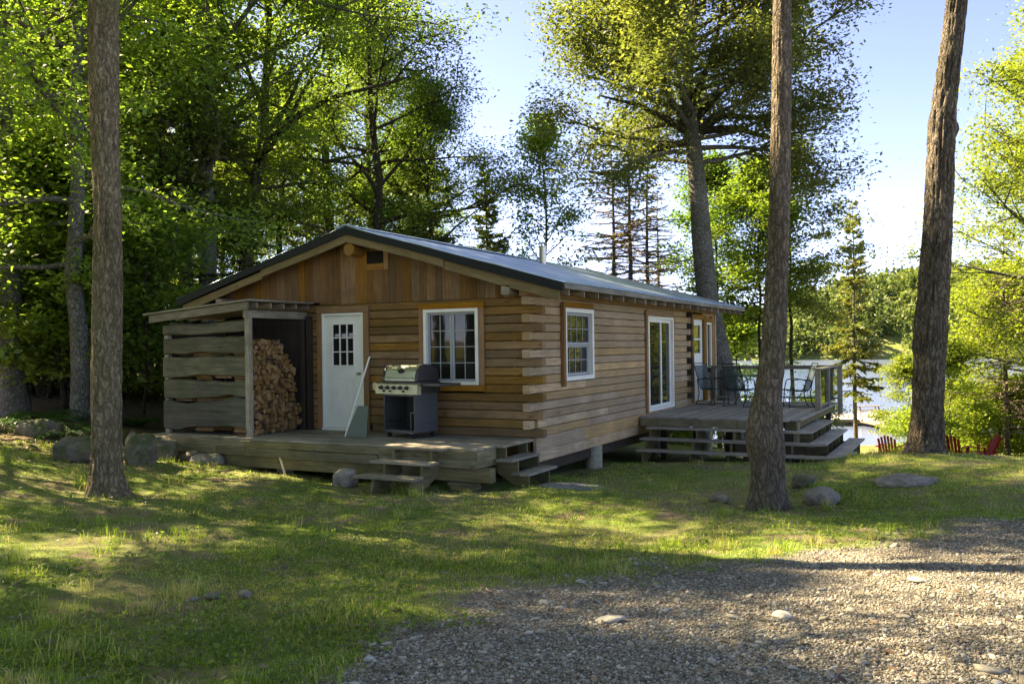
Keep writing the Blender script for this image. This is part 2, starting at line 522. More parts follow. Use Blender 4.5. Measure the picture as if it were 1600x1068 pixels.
M['bark_dead'] = barkmat('dead_spruce_bark', (.12, .095, .075), (.32, .26, .21))
# ------------------------------------------------------------------ world and sun
SUN_EL = rad(40)
_sd = -RIGHT * math.cos(rad(SUN_BACK)) + VIEW * math.sin(rad(SUN_BACK))
SUN = np.array([_sd[0] * math.cos(SUN_EL), _sd[1] * math.cos(SUN_EL), math.sin(SUN_EL)])
world = bpy.data.worlds.new("World"); scene.world = world; world.use_nodes = True
wn = world.node_tree; wn.nodes.clear()
wo = wn.nodes.new('ShaderNodeOutputWorld'); bg = wn.nodes.new('ShaderNodeBackground'); sky = wn.nodes.new('ShaderNodeTexSky')
sky.sky_type = 'NISHITA'; sky.sun_disc = False; sky.sun_elevation = SUN_EL
sky.sun_rotation = math.atan2(SUN[0], SUN[1]); sky.air_density = AIR; sky.dust_density = DUST; sky.ozone_density = OZ; sky.altitude = 0
bg.inputs[1].default_value = SKY_STR
tn = wn.nodes.new('ShaderNodeMix'); tn.data_type = 'RGBA'; tn.blend_type = 'MULTIPLY'; tn.inputs[0].default_value = 1.0; tn.inputs[7].default_value = (1.0, .905, 1.0, 1)
wn.links.new(sky.outputs[0], tn.inputs[6]); wn.links.new(tn.outputs[2], bg.inputs[0]); wn.links.new(bg.outputs[0], wo.inputs[0])
sl = bpy.data.lights.new("sun", 'SUN'); so = bpy.data.objects.new("sun", sl); COL.objects.link(so)
sl.energy = SUN_STR; sl.angle = rad(.53); sl.color = (1.0, .90, .74)
so.rotation_euler = Vector(tuple(SUN)).to_track_quat('Z', 'Y').to_euler()
so.location = (-30, 0, 40)
scene.view_settings.view_transform = 'Standard'; scene.view_settings.look = 'None'
scene.view_settings.exposure = EXPO; scene.view_settings.gamma = 1.0
scene.view_settings.use_white_balance = True; scene.view_settings.white_balance_temperature = WB; scene.view_settings.white_balance_tint = WT
scene.cycles.max_bounces = 8; scene.cycles.diffuse_bounces = 4; scene.cycles.transmission_bounces = 4
scene.cycles.transparent_max_bounces = 8
scene.cycles.use_denoising = True
scene.cycles.sample_clamp_indirect = 6.0

# ------------------------------------------------------------------ terrain
CP = np.array([
    (-11.7, 11.1, -1.93), (-13.0, 11.1, -1.88), (-8.05, 11.1, -2.09), (-6.25, 11.1, -2.08), (-5.5, 11.1, -2.06),
    (-6.2, 15.4, -2.28), (-5.92, 16.8, -2.34), (-4.62, 16.8, -2.28), (-2.38, 16.8, -2.15), (-1.73, 16.8, -1.98),
    (-10.2, 7.9, -1.88), (-15.05, 10.19, -1.50), (-12.67, 9.18, -1.74), (-12.24, 9.97, -1.80), (-12.73, 8.02, -1.50),
    (-18.35, 11.85, -1.38), (-16.2, 11.86, -1.42), (-2.3, 11.16, -2.02), (-1.76, 11.54, -2.02), (-.84, 12.67, -1.93),
    (-.7, 16.3, -1.88), (-1.37, 16.9, -1.98), (.09, 19.2, -2.22), (.81, 17.5, -2.10), (-7.0, 8.7, -2.02), (-3.6, 7.5, -1.98),
    (-2.0, 8.4, -1.93), (-.95, 9.2, -1.88), (.4, 9.2, -1.74), (3, 10, -1.6), (-4.2, 2.6, -1.68), (.2, 4.7, -1.64), (0, 0, -1.62),
    (5, 3, -1.5), (-5, -5, -1.6), (5, -8, -1.5), (-10, 20, -2.5), (-6, 24, -3.1), (-3, 24, -3.3), (1, 25, -3.1), (-3.3, 41, -4.95),
    (-.5, 38, -4.65), (.25, 40.7, -4.78), (-5.8, 50, -5.55), (2, 46, -5.1), (8, 38, -3.9), (8, 20, -1.7), (15, 15, -1),
    (-15, 25, -2.4), (-25, 20, -1.0), (-25, 35, -2.2), (-20, 50, -4.2), (-12, 45, -5.2), (-30, 5, -.6), (-20, 0, -1.2), (-9.0, 13, -2.3),
    (-9, 3, -1.72), (-12, -2, -1.5), (-16, 14.5, -1.75), (-14, 17, -2.1), (-45, 40, -1.5), (-50, 0, 1), (30, 10, 0), (30, 40, -2),
], float)
_d = np.hypot(CP[:, None, 0] - CP[None, :, 0], CP[:, None, 1] - CP[None, :, 1])
_A = np.sqrt(_d * _d + .25)
_n = len(CP)
_Q = np.zeros((_n + 1, _n + 1)); _Q[:_n, :_n] = _A; _Q[:_n, _n] = 1; _Q[_n, :_n] = 1
_wts = np.linalg.solve(_Q, np.append(CP[:, 2], 0))
LAKE_Z = -5.75


def ground_h(x, y, bumps=True):
    x = np.atleast_1d(np.asarray(x, float)); y = np.atleast_1d(np.asarray(y, float))
    z = np.full(x.shape, _wts[_n])
    xc = np.clip(x, -60, 40); yc = np.clip(y, -20, 60)
    for i in range(_n):
        z = z + _wts[i] * np.sqrt((xc - CP[i, 0]) ** 2 + (yc - CP[i, 1]) ** 2 + .25)
    z = np.clip(z, -6.2, 2.0)
    u = x * RIGHT[0] + y * RIGHT[1]; w = x * VIEW[0] + y * VIEW[1]
    s = w - 47 - 2.2 * np.maximum(0, 7 - u) - .5 * np.maximum(0, u - 30)
    t = np.clip(s / 9, 0, 1); t = t * t * (3 - 2 * t)
    z = z * (1 - t) + np.minimum(z, -8.0) * t
    # far shore and its hill, rising to the right
    top = np.interp(u, [-60, 60, 104, 124, 150, 220], [4, 3, 3, 13, 17, 20])
    t2 = np.clip((w - 290 - 12 * np.sin(u / 37.0)) / 60, 0, 1)
    z = np.where(w > 270, -8 + (top + 10) * np.sin(t2 * math.pi / 2), z)
    if bumps:
        near = np.clip(1.3 - np.hypot(x + 5, y - 10) / 40, 0, 1)
        g = gravel_mask(x, y)
        z = z + near * ((.055 * fbm2(x, y, .9, 3, 3) + .02 * fbm2(x, y, 4.0, 9, 2)) * (1 - .75 * g))
    return z


_GU = [-14, -5, -2.6, -.95, -.78, -.45, .25, 1.2, 2.2, 3.5, 5.4, 12]
_GW = [-12, -4, 1.5, 4.2, 4.7, 5.4, 6.3, 7.1, 7.6, 8.2, 8.6, 10]


def gravel_mask(x, y):
    """1 on the drive, 0 on the lawn, ragged between"""
    u = x * RIGHT[0] + y * RIGHT[1]; w = x * VIEW[0] + y * VIEW[1]
    wl = np.interp(u, _GU, _GW)
    wide = np.interp(u, [-1, 1.5], [3.2, 1.35])
    d = (wl - w) + .45 * wide * fbm2(x, y, .8, 21, 3) + .25 * fbm2(x, y, 3.1, 5, 2)
    return np.clip(d / wide + .5, 0, 1)


def grid_axis(lo, hi, a, n, c=0.0):
    t = np.linspace(math.asinh((lo - c) / a), math.asinh((hi - c) / a), n)
    return c + a * np.sinh(t)


us = grid_axis(-700, 700, 7, 560); ws = grid_axis(-60, 900, 6, 620, 8)
UU, WW = np.meshgrid(us, ws, indexing='ij')
X = UU * RIGHT[0] + WW * VIEW[0]; Y = UU * RIGHT[1] + WW * VIEW[1]
Z = ground_h(X.ravel(), Y.ravel())
V = np.stack([X.ravel(), Y.ravel(), Z], 1)
nu, nw = len(us), len(ws)
I = np.arange(nu * nw).reshape(nu, nw)
Fc = np.stack([I[:-1, :-1].ravel(), I[1:, :-1].ravel(), I[1:, 1:].ravel(), I[:-1, 1:].ravel()], 1)
gm = gravel_mask(V[:, 0], V[:, 1])
uV = UU.ravel(); wV = WW.ravel()
forest = np.clip((-(uV + 4.0) - .0 * wV) / 2.5, 0, 1) * np.clip((wV - 13.5) / 2, 0, 1)
forest = np.maximum(forest, np.clip((wV - 19) / 2, 0, 1) * np.clip((-uV + 3) / 2, 0, 1))
m, nt, out = newmat('ground_soil_and_moss'); N = NT(nt)
P = N.n('ShaderNodeNewGeometry').outputs['Position']
ga = N.attr('gravel'); fa = N.attr('forest')
a1 = N.noise(P, .55, 5, .6); a2 = N.noise(P, 2.3, 7, .68); a3 = N.noise(P, 14, 6, .7); a4 = N.noise(P, 60, 3, .6)
moss = N.ramp(a2, [(.30, (.075, .125, .022)), (.5, (.165, .24, .04)), (.72, (.27, .32, .07))])
straw = N.ramp(a3, [(.3, (.16, .12, .07)), (.7, (.43, .35, .21))])
lawn = N.mix(N.ramp(a1, [(.44, 0), (.60, .6)]), moss, straw)
lawn = N.mix(N.ramp(a3, [(.40, 0), (.66, .55)]), lawn, (.045, .055, .014))
lawn = N.mix(N.ramp(N.noise(P, 1.2, 6, .7), [(.53, 0), (.62, .85)]), lawn, (.23, .17, .11))
gv = N.n('ShaderNodeTexVoronoi'); gv.inputs['Scale'].default_value = 34; N.l(P, gv.inputs['Vector'])
gcol = N.ramp(gv.outputs['Color'], [(0, (.15, .13, .09)), (.45, (.27, .245, .18)), (1, (.43, .405, .32))])
gcol = N.mix(N.ramp(a2, [(.35, .0), (.65, .55)]), gcol, (.125, .105, .085))
gcol = N.mix(N.ramp(gv.outputs['Distance'], [(.35, 0), (.75, .75)]), gcol, (.045, .038, .03))
duff = N.ramp(a3, [(.3, (.07, .048, .028)), (.7, (.24, .165, .10))])
duff = N.mix(N.ramp(a2, [(.5, 0), (.7, .8)]), duff, (.04, .06, .014))
c = N.mix(fa, lawn, duff)
c = N.mix(N.ramp(N.math('ADD', ga, N.math('MULTIPLY', N.math('SUBTRACT', a3, .5), .8)), [(.35, 0), (.6, 1)]), c, gcol)
hgt = N.math('ADD', N.math('MULTIPLY', a3, .8), N.math('MULTIPLY', a4, .5))
N.bsdf(out, c, .95, 0, .15, N.bump(hgt, .9, .05))
me = mesh_np('ground', V, Fc, 4, smooth=True, attrs={'gravel': gm, 'forest': forest})
o = link('ground', me, m); tag(o, kind='structure')
# lake
wu = grid_axis(-900, 900, 60, 40); ww_ = np.linspace(38, 420, 60)
A, B = np.meshgrid(wu, ww_, indexing='ij')
V = np.stack([(A * RIGHT[0] + B * VIEW[0]).ravel(), (A * RIGHT[1] + B * VIEW[1]).ravel(), np.full(A.size, LAKE_Z)], 1)
I = np.arange(A.size).reshape(A.shape)
Fc = np.stack([I[:-1, :-1].ravel(), I[1:, :-1].ravel(), I[1:, 1:].ravel(), I[:-1, 1:].ravel()], 1)
tag(link('water', mesh_np('water', V, Fc, 4), M['water']), kind='structure')

rg = np.random.default_rng(11)


def sample_view(n, wmin, wmax, margin=1.12):
    """ground positions spread over the yard ahead, denser close by"""
    w = wmin * (wmax / wmin) ** rg.random(n)
    half = 800 / F_PX * margin
    u = (rg.random(n) * 2 - 1) * half * w
    return u * RIGHT[0] + w * VIEW[0], u * RIGHT[1] + w * VIEW[1], u, w


def under_cabin(x, y):
    a = (x > -13.6) & (x < -6.15) & (y > 11.25) & (y < 26)
    b = (x > -6.3) & (x < -2.2) & (y > 17.1) & (y < 24)
    return a | b


def blades(x, y, h, lean, width, rnd, seed=0):
    n = len(x); z = ground_h(x, y)
    az = rg.random(n) * 2 * math.pi
    base = np.stack([x, y, z - .004], 1)
    side = np.stack([np.cos(az), np.sin(az), np.zeros(n)], 1) * (width * .5)[:, None]
    la = rg.random(n) * 2 * math.pi
    ld = np.stack([np.cos(la), np.sin(la), np.zeros(n)], 1)
    mid = base + ld * (lean * h * .35)[:, None] + np.array([0, 0, 1.]) * (h * .62)[:, None]
    tip = base + ld * (lean * h)[:, None] + np.array([0, 0, 1.]) * (h * (1 - lean * .35))[:, None]
    V = np.stack([base - side, base + side, mid + side * .7, mid - side * .7, tip], 1).reshape(-1, 3)
    b = np.arange(n)[:, None] * 5
    F1 = np.concatenate([b + [0, 1, 2], b + [0, 2, 3], b + [3, 2, 4]], 0)
    return V, F1, np.tile(rnd, 3)


m = leafmat('grass_blades', (.105, .19, .028), (.31, .38, .07), trans=.45)
# straw coloured tops for high rnd values
N = NT(m.node_tree)
for nd in m.node_tree.nodes:
    if nd.type == 'VALTORGB':
        e = nd.color_ramp.elements.new(.95); e.color = (.46, .37, .19, 1)
        nd.color_ramp.elements[1].position = .62
        for lk in list(m.node_tree.links):
            if lk.to_node == nd: m.node_tree.links.remove(lk)
        N.l(N.attr('rnd'), nd.inputs[0])
M['grass'] = m
x, y, u, w = sample_view(520000, 2.6, 24)
g = gravel_mask(x, y)
den = .42 + .75 * fbm2(x, y, .7, 31, 3) + .5 * fbm2(x, y, 3.0, 33, 2)
forest_like = (u < -4.5) & (w > 15.5)
keep = (g < .38 + .2 * (rg.random(len(x)) - .3)) & (rg.random(len(x)) < np.clip(den, .06, 1)) & ~under_cabin(x, y) & ~(forest_like & (rg.random(len(x)) < .8)) & ~((w > 17) & (u < 4))
x, y, w = x[keep], y[keep], w[keep]
dry = np.clip(.34 + .6 * fbm2(x, y, .8, 41, 3), 0, 1)
tall = np.clip(fbm2(x, y, 1.3, 51, 2) - .25, 0, 1)
h = (.010 + .022 * rg.random(len(x))) * (1 + 2.6 * tall) * (1 + .6 * (rg.random(len(x)) < .04))
rnd = np.where(rg.random(len(x)) < dry * .75, .72 + .28 * rg.random(len(x)), .62 * rg.random(len(x)))
V, Fc, rr = blades(x, y, h, .25 + .75 * rg.random(len(x)), .0035 + .0007 * w * (.5 + rg.random(len(x))), rnd)
o = link('grass', mesh_np('grass', V, Fc, 3, rnd=rr), M['grass'])
tag(o, 'short mossy green and straw grass of the yard in front of the cabin', 'grass', kind='stuff')
# longer tufts
tx, ty, tu, tw = sample_view(900, 3.0, 18)
g = gravel_mask(tx, ty)
pat = fbm2(tx, ty, .5, 61, 2)
k = ((g < .45) & (pat > -.1) | (g < .8) & (rg.random(900) < .10)) & ~under_cabin(tx, ty)
tx, ty, tw = tx[k], ty[k], tw[k]
ex = [(-5.05, 4.55), (-5.2, 4.8), (-5.3, 4.65), (-4.6, 3.3), (-4.2, 3.35), (-7.2, 10.35), (-6.9, 10.2), (-.3, 12.4), (-1.2, 11.7), (-1.6, 11.3), (-12.8, 7.8), (-12.2, 7.6), (-13.1, 8.3), (-12.6, 8.4)]
tx = np.append(tx, [e[0] for e in ex] * 3); ty = np.append(ty, [e[1] for e in ex] * 3)
X_, Y_, H_, L_, R_, W_ = [], [], [], [], [], []
for i, (a, b) in enumerate(zip(tx, ty)):
    nb = int(rg.integers(14, 46)); s = rg.uniform(.03, .10)
    hh = rg.uniform(.07, .17) * (1.35 if i >= len(tx) - 42 else 1); dd = rg.random() < .3
    X_.append(a + rg.normal(0, s, nb)); Y_.append(b + rg.normal(0, s, nb)); H_.append(hh * rg.uniform(.5, 1.1, nb)); L_.append(rg.uniform(.1, .9, nb))
    R_.append(rg.uniform(.75, 1, nb) if dd else rg.uniform(.2, .66, nb)); W_.append(np.full(nb, .0055))
V, Fc, rr = blades(*[np.concatenate(q) for q in (X_, Y_, H_, L_, W_, R_)])
o = link('grass', mesh_np('tall_grass', V, Fc, 3, rnd=rr), M['grass'])
tag(o, 'longer tufts of green and dry grass scattered over the yard', 'grass', kind='stuff')
# low broad leaved weeds
wx, wy, wu_, ww2 = sample_view(26000, 2.8, 13)
g = gravel_mask(wx, wy); pt = fbm2(wx, wy, .9, 71, 2)
k = (g < .75) & (pt > .02) & ~under_cabin(wx, wy) & (rg.random(26000) < .9)
wx, wy = wx[k], wy[k]; n = len(wx)
wz = ground_h(wx, wy) + rg.uniform(.008, .05, n)


def leaves(P, size, flat, rnd, rr=None, fold=.25, elong=1.5):
    """rhombic leaves with a folded midrib; P (n,3)"""
    r_ = rr or rg
    n = len(P)
    nz = np.array([0, 0, 1.]) + r_.normal(0, 1, (n, 3)) * (1 - flat)
    nz /= np.linalg.norm(nz, axis=1)[:, None]
    a = r_.normal(0, 1, (n, 3)); a -= nz * (a * nz).sum(1)[:, None]; a /= np.linalg.norm(a, axis=1)[:, None]
    b = np.cross(nz, a)
    s = np.asarray(size)
    s = s[:, None] if s.ndim else s
    L = a * s * .5 * elong; W = b * s * .42; D = nz * s * fold * .4
    V = np.stack([P - L, P + W + D - L * .1, P + L - D * .6, P - W + D - L * .1], 1).reshape(-1, 3)
    F = np.arange(n * 4).reshape(n, 4)
    return V, F, rnd


V, Fc, rr = leaves(np.stack([wx, wy, wz], 1), rg.uniform(.015, .042, n), .6, rg.random(n))
o = link('ground_cover', mesh_np('weeds', V, Fc, 4, rnd=rr), M['leaf_mid'])
tag(o, 'low broad leaved weeds growing among the grass and at the edge of the gravel', 'ground cover', kind='stuff')
# fallen brown leaves and duff
lx, ly, lu, lw = sample_view(26000, 3, 34)
k = (((lu < -3) & (lw > 13)) | (rg.random(26000) < .06) | ((lw > 14.5) & (lw < 17.5) & (rg.random(26000) < .5)))
lx, ly, lw = lx[k], ly[k], lw[k]; n = len(lx)
V, Fc, rr = leaves(np.stack([lx, ly, ground_h(lx, ly) + .012], 1), rg.uniform(.022, .05, n), .75, rg.random(n))
m = leafmat('fallen_leaves', (.07, .035, .018), (.30, .19, .10), trans=.1, sat=.85); M['fallen'] = m
o = link('fallen_leaves', mesh_np('fallen_leaves', V, Fc, 4, rnd=rr), m)
tag(o, 'brown fallen leaves lying on the ground below the trees', 'fallen leaves', kind='stuff')


# stones of the drive
def ico(sub):
    bm = bmesh.new(); bmesh.ops.create_icosphere(bm, subdivisions=sub, radius=1)
    v = np.array([q.co[:] for q in bm.verts]); f = np.array([[q.index for q in t.verts] for t in bm.faces]); bm.free()
    return v, f


def stones(x, y, s, sub, flat, sink=.3):
    v0, f0 = ico(sub); n = len(x)
    nv = len(v0)
    S = np.stack([s * rg.uniform(.7, 1.4, n), s * rg.uniform(.6, 1.1, n), s * flat * rg.uniform(.6, 1.2, n)], 1)
    disp = 1 + rg.uniform(-.28, .22, (n, nv))
    V = v0[None] * disp[:, :, None] * S[:, None, :]
    a = rg.random(n) * 2 * math.pi; c, sn = np.cos(a)[:, None], np.sin(a)[:, None]
    tl = rg.normal(0, .25, (n, 1))
    Vx = V[..., 0] * c - V[..., 1] * sn; Vy = V[..., 0] * sn + V[..., 1] * c; Vz = V[..., 2] + V[..., 0] * tl
    z = ground_h(x, y)
    V = np.stack([Vx + x[:, None], Vy + y[:, None], Vz + (z + S[:, 2] * (1 - 2 * sink) * .9)[:, None]], -1).reshape(-1, 3)
    F = (f0[None] + (np.arange(n) * nv)[:, None, None]).reshape(-1, 3)
    return V, F, np.repeat(rg.random(n), len(f0))


m, nt, out = newmat('gravel_stones'); N = NT(nt)
P = N.n('ShaderNodeNewGeometry').outputs['Position']; r = N.attr('rnd')
c = N.ramp(r, [(0, (.16, .14, .095)), (.35, (.29, .265, .20)), (.7, (.39, .37, .29)), (.93, (.53, .51, .43)), (1, (.28, .23, .17))])
c = N.mix(N.ramp(N.noise(P, 25, 5, .7), [(.4, 0), (.7, .5)]), c, (.10, .09, .075))
N.bsdf(out, c, .9, 0, .2, N.bump(N.noise(P, 90, 4, .7), .5, .006))
M['gravel'] = m
VV, FF, RR = [], [], []
off = 0
for (n, lo, hi, sub, fl, wmin, wmax, lim) in ((190000, .004, .010, 1, .7, 2.6, 13, .5), (26000, .009, .018, 1, .6, 2.6, 14, .45), (900, .018, .036, 2, .42, 2.7, 14, .5), (90, .04, .075, 2, .34, 3.2, 12, .6)):
    x, y, u, w = sample_view(n, wmin, wmax)
    g = gravel_mask(x, y)
    k = (g > lim + .5 * (rg.random(n) - .5)) | ((g > .02) & (rg.random(n) < .10))
    k &= ~under_cabin(x, y)
    x, y = x[k], y[k]
    s = lo + (hi - lo) * rg.random(len(x)) ** 1.7
    V, F, R3 = stones(x, y, s, 1 if sub == 2 and n > 1000 else (0 if False else sub), fl)
    VV.append(V); FF.append(F + off); RR.append(R3); off += len(V)
o = link('gravel', mesh_np('gravel', np.concatenate(VV), np.concatenate(FF), 3, rnd=np.concatenate(RR)), M['gravel'])
tag(o, 'loose grey and brown crushed stone of the driveway in the foreground', 'gravel', kind='stuff')

# fallen twigs
n = 1500
tx, ty, tu, tw = sample_view(n, 3, 20)
k = (rg.random(n) < .5) & ~under_cabin(tx, ty); tx, ty = tx[k], ty[k]; n = len(tx)
L = rg.uniform(.05, .22, n) * np.where(rg.random(n) < .06, 2.2, 1); az = rg.random(n) * 6.283; wdt = rg.uniform(.002, .005, n)
V, F, o_ = [], [], 0
tz = ground_h(tx, ty); 
for i in range(n):
    d = np.array([math.cos(az[i]), math.sin(az[i]), rg.normal(0, .08)]) * L[i]; p = np.array([tx[i], ty[i], tz[i] + .012]); q = np.array([-d[1], d[0], 0]); q /= np.linalg.norm(q) + 1e-9
    m1 = p + d * .5 + q * rg.normal(0, .08) * L[i]
    for c, s_ in ((p, 1), (m1, .85), (p + d, .35)):
        w_ = wdt[i] * s_; V += [c + q * w_, c + np.array([0, 0, w_ * 1.6]), c - q * w_]
    for a_ in (0, 3):
        for j in range(3): F.append([o_ + a_ + j, o_ + a_ + (j + 1) % 3, o_ + a_ + 3 + (j + 1) % 3, o_ + a_ + 3 + j])
    o_ += 9
o = link('fallen_twigs', mesh_np('fallen_twigs', np.array(V), np.array(F), 4), M['raftertail']); tag(o, 'dry fallen twigs scattered over the grass and gravel', 'twigs', kind='stuff')
# ------------------------------------------------------------------ cabin
XW, YF, ZF = -6.27, 12.76, -1.47          # long wall plane, gable wall plane, floor level
XL, YB = -13.0, 24.07
CH = .143                                   # course height
cabin = empty('log_cabin', (-9.63, 18.4, -2.2), 'low weathered log cabin with a shallow blue grey metal roof and white framed windows', 'cabin')
HOLES_F = [(-10.68, -9.55, -1.47, .70), (-8.44, -7.19, -.71, .69)]       # x0 x1 z0 z1
HOLES_S = [(13.86, 15.22, -.62, .68), (18.22, 20.2, -1.47, .70)]


def runs(a, b, z0, z1, holes):
    seg = [(a, b)]
    for (h0, h1, k0, k1) in holes:
        if z0 + .03 < k1 and z1 - .03 > k0:
            new = []
            for (p, q) in seg:
                if h1 <= p or h0 >= q: new.append((p, q)); continue
                if p < h0: new.append((p, h0))
                if q > h1: new.append((h1, q))
            seg = new
    return [s for s in seg if s[1] - s[0] > .01]


wf, wsd, wb = MB(), MB(), MB()
for k in range(16):
    z0 = ZF + k * CH + .003; z1 = z0 + CH - .010
    even = k % 2 == 0
    j = random.uniform(-.004, .004)
    # gable wall logs run along X
    xe = XW + (.155 if even else -.003)
    for (a, b) in runs(XL, xe, z0, z1, HOLES_F):
        cuts = [a] + sorted(random.uniform(a + .6, b - .6) for _ in range(1 if b - a > 3.2 and random.random() < .6 else 0)) + [b]
        for p, q in zip(cuts, cuts[1:]):
            jj = j + random.uniform(-.003, .003)
            wf.box((p + .001, YF + jj, z0), (q - .001, YF + .13, z1), ch=.012)
    # long wall logs run along Y
    ys = YF - .16 if not even else YF + .006
    for (a, b) in runs(ys, 21.42 + (.1 if even else 0), z0, z1, HOLES_S):
        L = b - a
        cuts = [a]
        while L > 2.4 and cuts[-1] + 4.6 < b:
            cuts.append(cuts[-1] + random.uniform(1.6, 4.2))
        cuts.append(b)
        for p, q in zip(cuts, cuts[1:]):
            jj = j + random.uniform(-.004, .004)
            wsd.box((XW - .13, p + .0015, z0), (XW + jj, q - .0015, z1), ch=.010)
    # cross wall log ends standing proud of the long wall
    if not even:
        wb = MB(); wb.box((XW - .1, 21.36, z0), (XW + .13, 21.50, z1), ch=.01); wb.build('log_end', M['darkwood'], cabin)
wf.box((XL, YF + .05, ZF - .38), (XW - .14, YF + .12, ZF + .01))
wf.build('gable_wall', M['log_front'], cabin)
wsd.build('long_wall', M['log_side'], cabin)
sk = MB()
for (z0, z1) in ((ZF - .222, ZF + .0), (ZF - .412, ZF - .226)):
    cuts = [YF + .03, YF + 2.4 + z0 * .2, YF + 6.1, YF + 9.2, YB]
    for p, q in zip(cuts, cuts[1:]):
        sk.box((XW - .05, p + .002, z0), (XW + (.012 if z0 > ZF - .3 else -.004), q - .002, z1), ch=.006)
sk.build('skirt_board', M['log_side'], cabin)
# framed end bay beyond the cross wall
bays = [MB(), MB()]
z = ZF + .003
while z < .80:
    for a, b in runs(21.56, YB, z, z + CH - .01, [(21.80, 22.86, -1.6, .72), (23.0, 23.62, -.7, .66)]):
        if b > 22.9 and a < 21.8: a = 21.80
        bays[0 if b < 21.9 else 1].box((XW - .1, a, z), (XW - .006, b, z + CH - .006), ch=.006)
    z += CH
for q in bays: q.build('end_bay_wall', M['log_side'], cabin)
bay = MB(); bay.box((XW - .1, YB - .08, ZF), (XW + .03, YB + .03, .80)); bay.build('corner_board', M['log_side'], cabin)
bk = MB()
bk.box((XL + .02, YB - .14, ZF - .3), (XW - .1, YB, 1.0)); bk.build('back_wall', M['log_side'], cabin)
bk = MB()
bk.box((XL, YF + .13, ZF - .3), (XL + .13, YB - .14, 1.0)); bk.build('left_wall', M['log_side'], cabin)
bk = MB(); bk.box((XL + .14, YF + .14, ZF - .30), (XW - .14, YB - .15, ZF - .05)); bk.build('floor_slab', M['darkwood'], cabin)
# near black liner behind the openings, room shade put into its colour
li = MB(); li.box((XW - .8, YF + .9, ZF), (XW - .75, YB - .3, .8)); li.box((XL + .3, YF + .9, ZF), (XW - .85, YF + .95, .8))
li.build('dark_liner', M['shade_fill'], cabin)
# sill beams and piers
bm_ = MB()
bm_.box((XW - .30, YF + .2, ZF - .62), (XW - .12, YB, ZF - .415)); bm_.build('sill_beam', M['darkwood'], cabin); bm_ = MB(); bm_.box((XL + .2, YF + .2, ZF - .62), (XL + .4, YB, ZF - .415))
bm_.build('sill_beam', M['darkwood'], cabin)
for (px, py, r) in ((-6.40, 15.55, .165), (-6.45, 19.6, .16), (-6.45, 23.7, .16), (-12.6, 15.5, .16), (-12.6, 19.6, .16), (-9.5, 15.5, .16), (-9.5, 20, .16)):
    p = MB(); g = float(ground_h(px, py)[0])
    p.tube([(px, py, g - .15), (px, py, (g + ZF - .4) / 2), (px, py, ZF - (.41 if px > -7 else .60))], [r, r * .99, r * .98], 20); p.build('pier', M['concrete'], cabin)

# roof -----------------------------------------------------------------
XR_, ZR = -9.72, 2.15                       # ridge
XE, ZE, XE2, ZE2 = -5.55, .985, -13.88, 1.035
Y0, Y1 = 12.35, 24.42


def roofz(x):
    return ZR + (x - XR_) * (ZE - ZR) / (XE - XR_) if x >= XR_ else ZR + (x - XR_) * (ZE2 - ZR) / (XE2 - XR_)


def sheet(xa, xb):
    ys = []; zs = []
    y = Y0
    while y < Y1 + .001:
        for dy, dz in ((0, 0), (.012, .018), (.030, .018), (.042, 0), (.10, .001), (.16, 0)):
            if y + dy <= Y1: ys.append(y + dy); zs.append(dz)
        y += .2
    nseg = 14; vs = []; fs = []
    for i in range(nseg + 1):
        x = xa + (xb - xa) * i / nseg
        for yy, dz in zip(ys, zs): vs.append((x, yy, roofz(x) + dz + .008 * math.sin(i * 1.3 + yy * .6)))
    n = len(ys)
    for i in range(nseg):
        for j in range(n - 1): fs.append([i * n + j, (i + 1) * n + j, (i + 1) * n + j + 1, i * n + j + 1])
    return np.array(vs), np.array(fs)


roof = None
for nm, xa, xb in (('roof', XR_, XE + .04), ('roof', XR_, XE2 - .04)):
    v, f = sheet(xa, xb)
    if xb < xa: f = f[:, ::-1]
    o = link(nm, mesh_np('roof_sheet', v - np.array(cabin.location), f, 4), M['roof'], cabin)
    md = o.modifiers.new('t', 'SOLIDIFY'); md.thickness = .004
    if roof is None: roof = o
rc = MB()
for sx in (1, -1):
    rc.beam((XR_, Y0 - .01, ZR + .022), (XR_, Y1 + .01, ZR + .022), .02, .02)
    rc.extrude([(0, 0), (.22, -.22 * .279), (.22, -.22 * .279 - .006), (0, -.01)], (XR_, Y0 - .012, ZR + .042), (sx, 0, 0), (0, 0, 1), (0, 1, 0), Y1 - Y0 + .02)
rc.build('ridge_cap', M['roof'], roof)
# decking under the sheets
dk = MB()
for xa, xb in ((XR_, XE), (XR_, XE2)):
    n = 22
    for i in range(n):
        p = xa + (xb - xa) * i / n; q = xa + (xb - xa) * (i + 1) / n
        za, zb = roofz(p) - .012, roofz(q) - .012
        dk.quadset([(p, Y0 + .03, za), (q, Y0 + .03, zb), (q, Y1 - .03, zb), (p, Y1 - .03, za), (p, Y0 + .03, za - .03), (q, Y0 + .03, zb - .03), (q, Y1 - .03, zb - .03), (p, Y1 - .03, za - .03)],
                   [[0, 1, 2, 3], [7, 6, 5, 4], [4, 5, 1, 0], [3, 2, 6, 7]], [[(0, i), (0, i + .19), (12, i + .19), (12, i)]] * 2 + [[(0, i), (.2, i), (.2, i + .03), (0, i + .03)]] * 2)
dk.build('roof_decking', M['darkwood'], roof)


